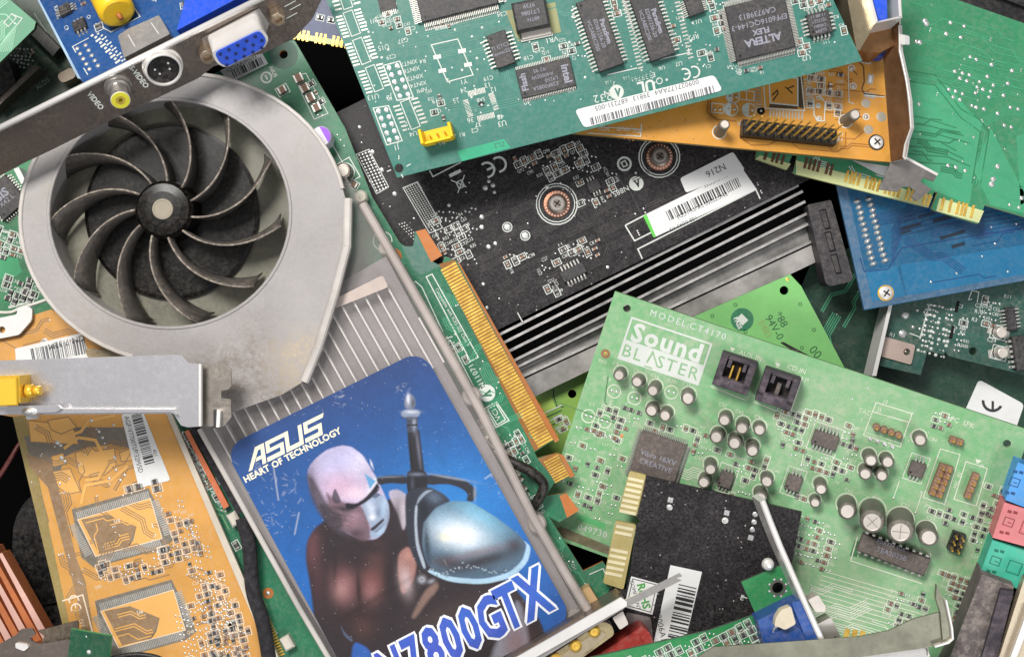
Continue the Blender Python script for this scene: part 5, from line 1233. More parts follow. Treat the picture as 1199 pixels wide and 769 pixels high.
for k in range(4): T.L([(1062, 83 + k * 6), (1095, 88 + k * 6), (1125, 128 + k * 5), (1147 - k * 4, 140 + k * 4), (1158 - k * 5, 155), (1148 - k * 5, 215)], 1.3, mb=T.tr, m=[grd, grl][k % 2])
for k in range(7): T.L([(1062, 135 + k * 9), (1085 + k * 5, 139 + k * 9), (1120 + (k % 3) * 8, 150 + k * 9)], 1.2, mb=T.tr, m=grd)
for k in range(6): T.L([(1150 - k * 12, 45 + k * 9), (1165, 62 + k * 9), (1240, 78 + k * 9)], 1., mb=T.tr, m=grl)
T.traces([(1065, 10), (1199, 40), (1199, 130), (1130, 110), (1065, 70)], -17, 16, (20, 60), 1., grl, 87, (1, 3)); T.traces([(1065, 125), (1130, 150), (1130, 215), (1065, 190)], -10, 16, (8, 30), 1.6, grd, 88, (1, 3), via=.2)
T.dots([(1083, 25, 3.6), (1085, 28, 3.6), (1113, 27, 2.8), (1108, 40, 3), (1129, 31, 2.6), (1125, 44, 2.6), (1073, 49, 3), (1077, 50, 3.4), (1057, 47, 4), (1136, 67, 2.4), (1143, 70, 2.6), (1161, 76, 3), (1118, 84, 2.8), (1127, 86, 2.6), (1135, 88, 2.6), (1124, 92, 2.8), (1132, 95, 2.6),
        (1156, 90, 2.8), (1147, 96, 2.4), (1144, 102, 2.4), (1151, 105, 2.8), (1163, 100, 2.6), (1160, 107, 2.4), (1185, 83, 2.8), (1180, 98, 2.8), (1175, 112, 2.8), (1111, 105, 2.6), (1119, 107, 2.6), (1127, 110, 2.4), (1116, 114, 2.6), (1124, 117, 2.6), (1142, 109, 2.4), (1158, 114, 2.4),
        (1143, 126, 2.8), (1138, 124, 2.2), (1152, 128, 2.6), (1168, 133, 2.8), (1183, 126, 2.6), (1192, 128, 2.6), (1176, 147, 2.6), (1184, 149, 2.6), (1067, 120, 2.4), (1076, 122, 2.4), (1158, 150, 1.6), (1140, 161, 1.8), (1110, 194, 2.8), (1119, 196, 2.6), (1130, 200, 2.6), (1168, 195, 3.4), (1163, 210, 3.6), (1161, 216, 3.8), (1196, 232, 3), (1182, 240, 2.2), (1193, 243, 2.4)], h=1.4)
T.traces([(1065, -5), (1220, 50), (1220, 240), (1150, 230), (1065, 180)], -17, 90, (8, 40), 1.1, grl, 190, (1, 4), via=.35); T.traces([(1065, -5), (1220, 50), (1220, 240), (1150, 230), (1065, 180)], 60, 40, (8, 30), 1.1, grd, 191, (1, 3), via=.3)
T.traces([(935, 175), (1040, 205), (1060, 225), (935, 190)], -60, 14, (5, 12), 1., M['silk'], 89, via=.3)
lo, lz = T.label('barcode_label', [(998, 188), (1046, 196), (1044, 209), (1030, 205)]); T.done()

# ================================================================== black panel and blue board fragments behind
def frag(name, label, cat, poly, z, m, th=0, t=6, body=None, edge=None, a=0, b=0):
    fr = Fr(poly[0][0], poly[0][1], z, th, a, b); T = Thing(name, label, cat, fr); T.board(poly, m, edge, t=t, name=body or 'circuit_board'); return T
T = frag('computer_case', 'black plastic case in the top right corner behind the emerald card', 'case', [(1060, -60), (1260, -60), (1260, 60), (1190, 60), (1060, 20)], -60, mat('soft black plastic', '#1b1b1e', .35, dust=.2), body='case_body', t=20)  # plain black plastic board filling the dark corner
T.plate('case_rib', [(1150, -20), (1230, 12), (1226, 18), (1146, -12)], 0, 8, MATS['soft black plastic']); T.done()
T = frag('expansion_card', 'dark blue board edge with gold contacts beside the teal card', 'expansion card', [(300, 10), (330, -20), (440, 0), (470, 70), (400, 54), (335, 42), (300, 36)], -12, pcb('navy mask', '#22345f', dust=.2), -12, edge=MATS['pale laminate bevel'])
T.SH([(300, 31), (400, 48), (402, 55), (300, 37)], MATS['pale laminate bevel'], .15)
for i in range(14):
    if i in (5, 9): continue
    T.plate('gold_contact', [(340 + i * 5, 33 + i * .9), (342.6 + i * 5, 33.5 + i * .9), (340.6 + i * 5, 45.5 + i * .9), (338 + i * 5, 45 + i * .9)], .2, .8, M['gold'])
T.smd(375, 21, 6, 4, 0); T.smd(388, 24, 6, 4, 0); T.done()

# top-left corner
T = frag('circuit_board', 'dark shadowed green board with black ridges deep in the top left corner', 'circuit board', [(-60, -60), (200, -60), (200, 170), (60, 240), (-60, 240)], -120, pcb('shadowed green mask', '#12301f', dust=.2), 38)  # dark green is the board's own colour
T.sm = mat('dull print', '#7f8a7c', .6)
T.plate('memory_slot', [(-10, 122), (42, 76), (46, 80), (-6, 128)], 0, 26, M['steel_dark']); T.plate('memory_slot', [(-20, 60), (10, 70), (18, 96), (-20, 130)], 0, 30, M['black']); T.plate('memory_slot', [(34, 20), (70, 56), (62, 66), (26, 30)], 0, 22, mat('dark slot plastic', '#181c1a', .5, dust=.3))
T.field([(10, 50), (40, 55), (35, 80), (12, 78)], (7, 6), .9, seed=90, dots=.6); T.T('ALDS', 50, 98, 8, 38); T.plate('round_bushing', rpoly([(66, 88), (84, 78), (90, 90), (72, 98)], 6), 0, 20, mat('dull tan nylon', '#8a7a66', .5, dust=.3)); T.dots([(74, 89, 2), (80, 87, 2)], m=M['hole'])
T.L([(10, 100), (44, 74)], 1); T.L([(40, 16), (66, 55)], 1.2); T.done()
T = frag('circuit_board', 'bright green board corner with pale solder stripes poking in at the top left edge', 'circuit board', [(-60, -60), (-6, -40), (6, -5), (42, 26), (40, 34), (-5, 78), (-60, 90)], -20, pcb('mint mask', '#3f8a66', dust=.3), 38, edge=mat('grey green edge', '#5b6b52', .6))
T.sm = M['silk']
for i in range(9): T.L([(-6 + i * 2.4, 62 - i * .2), (8 + i * 1.5, 42 - i * 1.8)], 1, m=mat('pale green stripe', '#8fc7a4', .4))
for i in range(6): T.L([(-5, 14 - i * 3), (10, 2 - i * 3)], 1.2, m=MATS['pale green stripe'])
T.L([(14, 17), (26, 22), (20, 30)], 1.2); T.R(12, 24, 14, 7, 10, outline=1); T.traces([(-10, 10), (30, 20), (10, 50), (-10, 60)], 45, 10, (6, 16), 1.2, MATS['pale green stripe'], 91); T.done()

# left green board
fr = Fr(20, 300, -90, -20)
T = Thing('circuit_board', 'green board scrap with a square black chip at the left edge beneath the fan housing', 'circuit board', fr)
T.board([(-40, 170), (60, 190), (90, 300), (70, 380), (-40, 400)], pcb('left green mask', '#2f8054', dust=.25, col2='#25603f'))
T.chip(8, 232, 36, 40, 8, 60, 4, 3.4, 4, 1.4, txt=[('SIS', 14), 'X42 L'], tsize=8, trot=0)
T.SH([(0, 304), (20, 300), (26, 318), (12, 328), (-5, 326)], mat('leaf green pour', '#3f9a68', .4), .15)
T.field([(-5, 265), (20, 270), (28, 300), (10, 305), (-5, 300)], (9, 8), .95, seed=92); T.field([(2, 325), (40, 325), (45, 350), (5, 355)], (9, 8), .95, seed=93, kinds=('ind', 'resistor'), size=(8, 5)); T.L([(10, 360), (40, 352)], 3)
T.plate('white_clip', [(16, 198), (22, 196), (30, 212), (25, 216)], 0, 20, M['white']); T.L([(0, 270), (22, 275), (26, 296)], 1.4)
T.done()
# deep board between yellow card and green scrap
fr = Fr(60, 350, -60, 10)
T = Thing('cable', 'thin white cable lying between the green scrap board and the yellow card', 'cable', fr)
tubep(T, 'wire', [(-20, 364, 2), (10, 366, 2), (24, 361, 2), (40, 356, 3), (60, 350, 3), (90, 346, 3)], 2.2, mat('white wire', '#d8d5cc', .4, dust=.2)); T.done()

# ================================================================== SMALL BLACK CARD
fr = Fr(737, 551, 8, -13.5, .16, .05)
T = Thing('expansion_card', 'small matte black card with pale gold fingers lying on the sound card', 'expansion card', fr)
T.board([(756, 557), (939, 599), (900, 800), (690, 800), (713, 690), (733, 690), (737, 674), (745, 615), (750, 610), (745, 604), (752, 575)], bk, M['black'])
cg = mat('pale cream contacts bed', '#a99a5e', .5, dust=.3)
for q in ([(737, 551), (757, 556), (746, 604), (724, 599)], [(721, 609), (745, 614), (730, 690), (706, 682), (711, 656)]): T.plate('contact_tongue', rpoly(q, 3), -5.6, 0, cg)
for i in range(7): T.plate('gold_contact', [(736 - i * 1.7, 558 + i * 6.3), (754 - i * 1.5, 562 + i * 6.3), (753 - i * 1.5, 565.4 + i * 6.3), (735 - i * 1.7, 561.4 + i * 6.3)], .1, .7, mat('pale gold contacts', '#eadfb8', .35, .3, dust=.15))
for i in range(9):
    if i in (2, 3): continue
    T.plate('gold_contact', [(722 - i * 1.6, 614 + i * 6.8), (742 - i * 1.6, 618 + i * 6.8), (741 - i * 1.6, 621.4 + i * 6.8), (721 - i * 1.6, 617.4 + i * 6.8)], .1, .7, MATS['pale gold contacts'])
T.dots([(784, 594, 3.6), (849, 609, 3.4), (884, 602, 3.2), (883, 611, 3.2), (881, 620, 3.2)], h=.6); T.RG(849, 609, 3, 1.5)
for px, py in ((785, 585), (851, 600), (879, 629)): T.R(px, py, 6, 6, 0, m='solder')
T.L([(868, 697), (875, 700)], 1.2); T.T('E', 869, 699, 9, -13)
lo, lz = T.label('barcode_label', [(785, 661), (822, 669), (790, 800), (755, 800)]); mb = MB()
T.barcode(mb, 805, 686, 781, 800, 21, lz, 'ink', 14, .55); T.T('PC0006A100507', 776, 741, 10, -78, m='ink', mb=mb, z=lz, sp=1.05); T.part('label_print', mb)
lo, lz = T.label('compliance_label', rpoly([(739, 674), (772, 683), (764, 719), (731, 710)], 1)); mb = MB(); T.L([(741, 677), (769, 684), (762, 716), (734, 708)], .9, True, mb=mb, m='ink', z=lz)
T.T('RoHS', 754, 697, 13, -76, m=mat('green print', '#4c9a4a', .5), mb=mb, z=lz, bold=True); T.T('COMPLIANT', 744, 696, 6.4, -76, m='ink', mb=mb, z=lz); T.part('label_print', mb)
T.label('warranty_sticker', rpoly([(733, 716), (762, 722), (768, 780), (735, 760)], 3), mat('crinkled grey foil', '#8d8585', .3, .4, dust=.5, var=.3, bump=1., bscale=150))
T.done()

# ================================================================== GREEN VIDEO CARD bottom
fr = Fr(884, 718, 66, 27)
gv = pcb('vivid green mask', '#27834a', dust=.15, col2='#1f7440', vscale=30, rough=.35)
T = Thing('video_card', 'small green card with blue video port, lying over the small black card', 'video card', fr)
T.board([(868, 681), (918, 660), (962, 800), (700, 800), (690, 770), (830, 738), (885, 719)], gv, mat('grey green rim', '#47604f', .6, dust=.3), holes=[(911, 688, 6.8)])
for i in range(8): T.dot(911 + 10.5 * math.cos(i * .785 + .39), 688 + 10.5 * math.sin(i * .785 + .39), 1.7, .6)
T.RG(911, 688, 8.2, 2.4, m='steel_dark'); T.RG(919, 707, 3.4, 3, m='black'); T.dot(919, 707, 2)
T.field([(742, 768), (830, 742), (882, 722), (898, 760), (900, 790), (740, 790)], (11.5, 9.5), 1., seed=101, size=(7.5, 5), silk=1., txt=0, dots=.35, jit=.2, kinds=('resistor', 'ind', 'cap'))
T.field([(700, 772), (742, 768), (740, 790), (700, 790)], (9, 8), .9, seed=102)
bp2 = mat('royal blue plastic', '#1c4a92', .38, dust=.2)
vb = T.plate('video_port', [(887, 726), (932, 704), (940, 703), (962, 750), (968, 780), (905, 790)], 0, 34, bp2)
T.plate('port_flange', [(927, 706), (938, 702), (962, 752), (968, 775), (955, 775)], 34, 42, bp2, parent=vb); T.plate('port_ridge', [(894, 746), (930, 730), (946, 745), (948, 750), (897, 768)], 34, 37, bp2, parent=vb)
T.plate('white_latch', rpoly([(908, 724), (914, 714), (926, 709), (932, 730), (919, 737), (911, 733), (907, 733)], 3), 34, 46, mat('ivory nylon', '#cfc3aa', .45, dust=.25), parent=vb)
T.RG(905, 731, 7, 2, m='steel', z=34.5); T.RG(911, 759, 3, 1, m='steel', z=34.5)
# round post and bracket seen on edge
def ball(mb): mb.lathe(0, 0, [(3, 0), (6.4, 2), (7.4, 6), (6, 10), (3, 12.4), (.01, 13)], M['steel_bright'], 20)
T.put('bracket_screw', ('ball',), ball, 898, 659)
mb = MB()
rail(T, 'bracket', [(893, 586), (902, 610), (914, 640), (928, 672), (944, 708), (964, 752), (976, 790)], 6.5, 0, 48, M['steel_bright'])
T.plate('jack_screw', rpoly([(946, 702), (958, 696), (967, 710), (966, 716), (955, 716)], 2), 10, 30, M['alu'])
T.plate('port_shell', rpoly([(956, 731), (973, 722), (986, 748), (984, 756), (964, 760)], 2), 10, 34, mat('pale steel shell', '#cfc8bf', .3, .8, dust=.15)); T.T('JL T', 971, 741, 7, -60, m='ink', z=34.3); T.done()

# loose steel bracket bottom right
fr = Fr(1000, 760, 118, 11)
T = Thing('slot_bracket', 'tarnished steel slot bracket with an upturned bright end, bottom edge on the sound card', 'bracket', fr)
gsn = mat('greenish tarnished steel', '#8d8b7a', .34, .8, dust=.4, dcol='#6c6a58', var=.25, vscale=40, smear=.12)
mb = MB(); mb.prism(fr.pts([(770, 800), (835, 757), (1004, 745), (1040, 738), (1070, 724), (1101, 716), (1104, 749), (1090, 757), (860, 790)]), -3, 0, gsn); T.part('bracket_plate', mb)
T.plate('bracket_end', [(1097, 684), (1104, 700), (1113, 712), (1117, 748), (1112, 753), (1097, 757), (1104, 749), (1101, 716), (1096, 700)], -3, 3, gsn)
rail(T, 'bracket_lip', [(1108, 702), (1115, 735), (1116, 748), (1111, 752), (1095, 757)], 2.4, -3, 7, M['steel_bright'])
T.plate('bracket_flange', [(850, 790), (1086, 757), (1088, 768), (1084, 772), (870, 804)], -16, -6, M['steel']); rail(T, 'bracket_lip', [(850, 789), (1086, 757), (1088, 768)], 2, -8, -3, M['steel_bright']); T.done()

# ================================================================== ORANGE CARD top right
fr = Fr(1042, 190, 16, -5.2, -.08, -.12)
og = pcb('orange solder mask', '#cb9038', dust=.22, col2='#b9802f', vscale=30, rough=.34); ogd = mat('brown orange gap', '#9c6420', .45, dust=.2); odk = mat('dark bare area', '#4a3a26', .5)
T = Thing('expansion_card', 'orange card with black double row pin header and two leaning capacitors', 'expansion card', fr)
T.board([(660, 155), (660, 80), (1032, 40), (1043, 190)], og, mat('olive brown edge', '#8f7640', .6, dust=.3))
T.sm = M['silk']
T.header(921, 158, 12, 2, 9.3, 46, 0, 'black', 14); T.L([(867, 158), (980, 166), (983, 158)], 1.2); T.T('12', 985, 157, 6.5, 175); T.T('14', 984, 164, 6.5, 175); T.T('J1', 865, 145, 6.5, 175)
for px, py in ((842, 155), (990, 142)): T.cap(px, py, 6.6, 28, 10, sleeve='sleeve')
# empty chip footprint
c_ = [(900, 94), (934, 96), (933, 124), (902, 122)]; T.L([(900, 90), (934, 92), (934, 124), (902, 121)], 1.6, True); T.L([(896, 85), (938, 90), (942, 130), (896, 127), (893, 85)], 1.4)
def padrow(x0, y0, x1, y1, n, w, h, rot, m='pin'):
    for i in range(n):
        t = (i + .5) / n; T.R(x0 + (x1 - x0) * t, y0 + (y1 - y0) * t, w, h, rot, m=m)
T.SH([(902, 121), (934, 124), (934, 128), (900, 126)], odk, .15); T.SH([(934, 90), (940, 90), (942, 128), (935, 126)], odk, .15)
padrow(900, 132, 941, 136, 11, 1.8, 9, 0); padrow(945, 92, 948, 128, 10, 9, 1.6, 0); padrow(886, 98, 888, 128, 8, 9, 1.6, 0)
T.L([(905, 118), (911, 110), (910, 106), (904, 112)], 1.6, m=odk); T.L([(919, 102), (928, 110), (922, 104), (930, 101)], 1.6, m=odk)
T.dot(891, 130, 5, .5, M['hole']); T.dot(891, 130, 2, .8)
for px, py in ((856, 128), (877, 129), (858, 113)): T.RG(px, py, 8, 1.3); T.RG(px, py, 4, 7, a0=90, a1=270); T.dot(px - 3, py, 2, .5); T.dot(px + 4, py, 2, .5)
T.R(840, 127, 14, 11, 0, outline=1.1); T.dots([(837, 128, 2), (843, 128, 2)]); T.R(874, 112, 18, 11, outline=1.1); T.L([(874, 106), (874, 118)], 1)
T.field([(945, 84), (975, 84), (995, 84), (990, 140), (975, 130), (948, 134)], (12, 8), .8, seed=103, dots=.05, txt=.4, size=(7, 4.2))
T.L([(953, 116), (953, 135), (957, 142), (965, 142), (966, 120), (960, 113), (955, 114)], 1.3); T.RG(958, 124, 2.5, 1.3); T.RG(959, 139, 2.5, 1.3); T.dots([(958, 124), (959, 139)])
for px, py in ((997, 80), (999, 101), (1014, 137)): T.RG(px, py, 3.6, 1.2); T.dot(px, py, 2.6, 1)
T.L([(1005, 72), (1011, 78), (1012, 96), (1009, 104), (1012, 110), (1036, 113)], 1.2, m=odk); T.L([(998, 82), (1004, 88)], 1, m=odk)
T.L([(993, 82), (994, 120), (1000, 122)], 1); T.L([(1012, 112), (1036, 114)], 1); T.R(1019, 93, 7, 12, -4, m='pin'); T.R(1018, 112, 14, 6, -5, m='pin', z=.3); T.R(1019, 93, 3, 8, -4, m='white', z=.35); T.R(1012, 72, 14, 4, -5, outline=1.2)
pg = mat('dull solder disc', '#bdb6a6', .4, .4, dust=.3)
for px, py, r in ((1014, 121, 5.6), (1032, 137, 6), (1017, 152, 5.6)): T.dot(px, py, r, .5, pg, 16)
T.screw(1026, 167, 9.5, ringm='black'); T.T('TV_OUT', 736, 152, 7.5, 174); T.T('NTSC', 706, 151, 6, 174); T.L([(688, 156), (750, 160), (751, 145)], 1.1); T.L([(690, 148), (752, 152)], 1); T.L([(830, 110), (828, 132), (838, 140), (862, 142)], 1.4, m=ogd); T.L([(832, 118), (832, 134), (842, 143)], 1.2, m=ogd)
T.L([(867, 162), (880, 170), (900, 170), (912, 164)], 1.2, m=ogd); T.L([(925, 166), (935, 174), (980, 178), (990, 172), (990, 155)], 1.2, m=ogd)
rr = random.Random(8)
for i in range(26): T.dot(rr.uniform(700, 860), rr.uniform(120, 165), .8, .3, ogd)
T.traces([(950, 80), (1030, 80), (1035, 185), (950, 180)], -5, 8, (10, 30), 1.4, ogd, 104, (1, 2), via=0)
# video port and bracket
zt = 150
T.plate('video_port', [(987, -30), (1034, -30), (1030, 20), (1006, 60), (1003, 58)], 20, 66, mat('yellowish steel shell', '#a89a7e', .3, .85, dust=.25, smear=.1))
T.plate('port_insert', [(1014, -30), (1038, -30), (1039, 24), (1029, 24)], 40, 72, M['bluep']); rail(T, 'port_rim', [(1012, -30), (1027, 26), (1055, 20), (1052, -30)], 4, 40, 76, M['steel_bright'])
for px, py, ry in ((992, 2, 10), (1001, 24, 7)):
    T.put('port_window', ('pw', ry), lambda mb, ry=ry: mb.lathe(0, 0, [(4.2, 66.2), (4.2, 67), (.01, 67)], M['bluep'], 16, ry / 4.2), px, py - 2, 0)
T.plate('port_wall', [(1003, 60), (1029, 26), (1050, 28), (1046, 54), (1030, 62)], 6, 40, mat('bronze steel', '#9a7048', .3, .85, dust=.3, smear=.12)); T.plate('port_base', rpoly([(1010, 60), (1044, 50), (1038, 66), (1016, 66)], 3), 2, 20, M['bluep'])
T.done()
bz = mat('bronze toned steel', '#a27d5c', .32, .85, dust=.35, dcol='#7c6a5a', var=.25, vscale=45, smear=.12)
fr = Fr(1050, 120, 40, -80, 1.6, .1)
T = Thing('slot_bracket', 'bronze toned bracket standing on edge beside the orange card', 'bracket', fr)
T.board([(1044, -40), (1055, -40), (1052, 60), (1061, 100), (1066, 150), (1060, 186), (1043, 190), (1034, 66), (1046, 50)], bz, M['steel_bright'], t=2.4, name='bracket_plate')
rail(T, 'bracket_rim', [(1052, 30), (1053, 60), (1060, 92), (1064, 118), (1066, 150), (1059, 170), (1057, 184), (1060, 187)], 1.8, -2, 3, M['steel_bright'])  # lit edge of the plate, its brightness put into a paler steel
T.plate('bracket_stub', rpoly([(1053, 40), (1060, 42), (1060, 53), (1054, 52)], 2), -2, 5, M['white'])
tf = Fr(1060, 205, 22, -17); mb = MB(); tp = MB()
hol = tf(1062, 213); tp.prism(tf.pts([(1043, 189), (1058, 184), (1097, 205), (1092, 213), (1080, 208), (1077, 213), (1090, 222), (1073, 236), (1066, 231), (1071, 224), (1064, 219), (1056, 219), (1050, 225), (1028, 222)]), 0, 2.4, mat('grey steel foot', '#8f8a86', .3, .85, dust=.3, smear=.12)); tp.line(tf.pts([(1058, 184), (1097, 205)]), 3, 2.6, M['steel_bright'])
inv = fr.mx().inverted() @ tf.mx(); tp.v = [tuple(inv.to_3x3() @ Vector(v) + inv.translation / S) for v in tp.v]; T.part('bracket_foot', tp); T.done()
# ================================================================== TEAL CARD
fr = Fr(470, 207, 46, 13.2, .05, .08)
te = pcb('teal solder mask', '#2f6e64', dust=.2, col2='#316f62', vscale=24, rough=.36); tet = mat('teal traces', '#418374', .4, dust=.15); teo = mat('teal dark border', '#335d5c', .42, dust=.2)
T = Thing('expansion_card', 'long teal green card with big black chips and a yellow plug socket', 'expansion card', fr)
T.board([(465, 208), (374, -20), (385, -60), (1000, -60), (966, -20), (1009, 70), (1004, 74), (1060, 68)][:6] + [(1010, 71)], te, mat('light teal edge', '#6fbfa0', .5, dust=.2), holes=[(467, 197, 5.4)])
T.dot(467, 197, .1, .1)
for a in ((467, 187, 467, 182), (476, 195, 481, 192), (458, 199, 453, 201), (470, 204, 472, 208)): T.L([(a[0], a[1]), (a[2], a[3])], 1.2)
T.SH([(535, 177), (590, 163), (598, 173), (541, 189)], mat('fresh green patch', '#2fa078', .4), .16); T.T('ZL2', 585, 170, 8, 193, m=teo)
A_ = 13.2; F_ = 193.2
def footprint(c0, c1, w, n):  # empty narrow chip outline: axis c0->c1
    x0, y0 = c0; x1, y1 = c1; d = math.hypot(x1 - x0, y1 - y0); ux, uy = (x1 - x0) / d, (y1 - y0) / d; nx, ny = -uy, ux; h = w / 2
    T.L([(x0 + nx * h, y0 + ny * h), (x1 + nx * h, y1 + ny * h), (x1 - nx * h, y1 - ny * h), (x0 - nx * h, y0 - ny * h)], 1.1, True)
    for i in range(n):
        t = (i + .5) / n * d
        for sg in (-1, 1):
            px, py = x0 + ux * t + nx * sg * (h + 6), y0 + uy * t + ny * sg * (h + 6); T.R(px, py, 8, 2, 0, m='pin')
footprint((400, -14), (408, 10), 11, 5); footprint((407, 14), (417, 41), 11, 7); footprint((418, 46), (429, 74), 11, 7); footprint((433, 78), (444, 106), 11, 7); footprint((474, 118), (487, 150), 11, 7)
def pinbox(pts, rows):
    T.L(pts, 1.3, True)
    for i in range(5):
        for j in range(2):
            a, b, c, d = pts; u, v = (i + .5) / 5, (j + .5) / 2
            px = (a[0] * (1 - v) + b[0] * v) * (1 - u) + (d[0] * (1 - v) + c[0] * v) * u; py = (a[1] * (1 - v) + b[1] * v) * (1 - u) + (d[1] * (1 - v) + c[1] * v) * u; T.dot(px, py, 3.1, .5)
pinbox([(449, 77), (468, 72), (484, 114), (465, 118)], 5); pinbox([(437, 127), (455, 124), (471, 165), (453, 170)], 5)
for s_, px, py, sz in (('U1 6', 434, 26, 8), ('U15', 449, 56, 8), ('U13', 437, 114, 8.5), ('J2', 456, 115, 9), ('J1', 464, 173, 9), ('U4', 484, 157, 8), ('P1', 517, 167, 8.5), ('U18', 538, 19, 8.5), ('Y1', 543, 96, 8), ('U3', 588, 145, 9),
        ('XINT7', 479, 74, 7), ('XINT6', 482, 82, 7), ('XINT5', 486, 91, 7), ('XINT4', 490, 99, 7), ('NMI', 494, 106, 7), ('C63', 452, 21, 7), ('C38', 453, 29, 7), ('C36', 481, 34, 7), ('C37', 472, 48, 7.5), ('C29', 458, 67, 7), ('R4', 495, 72, 7), ('C19', 512, 118, 7.5), ('C11', 511, 131, 7),
        ('13', 571, 100, 8), ('12', 578, 105, 8), ('24', 543, 106, 8), ('25', 534, 118, 8), ('36', 551, 141, 8), ('37', 560, 146, 8), ('48', 586, 137, 8), ('C2', 556, 153, 7.5), ('R1', 541, 158, 7), ('VR1', 646, 47, 9), ('C17', 632, 59, 7), ('C34', 588, 17, 7), ('C19', 572, 92, 7), ('C18', 619, 68, 7), ('40', 617, 120, 8),
        ('U5', 668, 106, 6), ('U8', 712, 96, 6.5), ('U9', 733, 91, 6.5), ('U6', 775, 80, 6.5), ('U7', 795, 75, 7), ('U11', 816, 26, 7), ('RP2', 812, 44, 8), ('E139761', 753, 91, 8.5), ('C4', 831, 62, 6), ('C1', 829, 78, 6), ('U2', 944, 68, 9), ('C14', 935, 58, 8), ('U1', 967, 49, 7), ('RP3', 946, 10, 7), ('RP1', 963, 8, 7),
        ('208', 865, 5, 6), ('100', 856, 77, 6), ('C5', 865, 84, 6.5), ('C9', 883, 82, 7), ('RP15', 517, 33, 7), ('C35', 531, 27, 7), ('R5', 985, 30, 6), ('R2', 979, 20, 6), ('C15', 727, 15, 7)):
    T.T(s_, px, py, sz, F_, m='silk')
T.L([(505, 53), (536, 46), (554, 88), (524, 96)], 1.3, True)
for px, py in ((512, 67), (541, 60), (518, 83), (548, 76)): T.R(px, py, 9, 4.6, -4, m='pin', z=.4)
# small footprint U3
for cx, cy, n, rot in ((558, 108, 12, 0), (548, 127, 12, -84), (578, 119, 12, -84), (569, 137, 12, 0)):
    x, y = fr(cx, cy); k = fr.k(cx, cy); c, q = math.cos(rad(rot)), math.sin(rad(rot))
    for i in range(n): t = (i - (n - 1) / 2) * 1.75 * k; T.silk.rect(x + t * c, y + t * q, .3, 1.1 * k, 6.5 * k, M['pin'], rot)
T.T('SAB', 563, 117, 6, F_); T.RG(564, 123, 2.6, 2.8, m='black'); T.dot(564, 123, 1.8)
# chips
T.chip(535, -3, 92, 40, 9, 0, 4, 2.15, 9, 1.1); T.chip(453, 2, 20, 22, 1.5, 0, 2, 2.2, 5, 1)
T.chip(586, 59, 24, 42, 7, -4 + 0, 2, 4.3, 2, 1.6) if False else None
T.chip(587, 59, 40, 23, 8, -84, 2, 4.5, 7, 1.7, txt=['TI CTC2', 'Ternac225'], tsize=6, trot=90)
T.chip(639, 92, 65, 34, 5, 0, 2, 2., 4, 1, txt=None)
o = T.o
T.chip(702, 41, 84, 30, 11, -84 + 0, 2, 4.4, 7, 1.7, txt=[('Paradigm', 8), 'EDI81256-20', 'VC2A8EC200'], tsize=6.5, trot=0)
T.chip(762, 29, 84, 30, 11, -84 + 0, 2, 4.4, 7, 1.7, txt=[('Paradigm', 8), 'EDI81256-20', 'VC2A8EC200'], tsize=6.5, trot=0)
T.chip(889, 33, 70, 64, 8, 0, 4, 1.8, 7, 1., txt=['CA9739813', 'EPF6016QC144-3', ('FLEX', 9), ('ALTERA', 12)][::-1], tsize=9, trot=180)
T.chip(958, 29, 26, 26, 9, 0, 4, 4.4, 6, 2., txt=['11-88-11', 'YJ2222Y', 'DRIBU', 'LLJ5M'][::-1], tsize=5, trot=180)
T.chip(812, 8, 22, 19, 8, -84, 2, 2.4, 5, 1.2)
mb = MB(); x, y = fr(639, 92)
# regulator on a tan pad
T.SH([(592, 13), (650, 3), (657, 38), (606, 49)], mat('olive bare pad', '#8b8d5e', .5, dust=.3, var=.2), .14)
def reg(mb):
    mb.box(2, -18, 0, 36, 14, 4, M['alu'], 0, 1); mb.box(0, 0, 2, 40, 34, 16, 'chip', 0, 2.5); mb.box(2, -25, 0, 38, 3, 2, 'pin')
ro = T.put('voltage_regulator', ('reg',), reg, 622, 20, -2); mb = MB(); mb.text('68TN', 2, -6, 18.3, 6, 'chip_print', 180); mb.text('LT1086', 0, 2, 18.3, 7, 'chip_print', 180); mb.text('9739', 0, 10, 18.3, 7, 'chip_print', 180); T.part('marking', mb, ro)
# flash chip text
mb = MB(); x, y = fr(639, 92); 
for s_, dx, dy, sz, b_ in (('intel', -24, 1, 12, True), ('Flash', 25, -1, 10, True), ('E28F008SA', 2, 9, 6.4, False), ('L9250', -6, 3, 6, False), ('A4000SW', 3, -3, 6, False), ('92 95', 5, -10, 6, False)):
    mb.text(s_, x - dx if False else x + dx * -1, y + dy * -1, 5.3, sz, 'chip_print', 180 if not b_ else (270 if s_ == 'intel' else 90), bold=b_)
T.part('marking', mb)
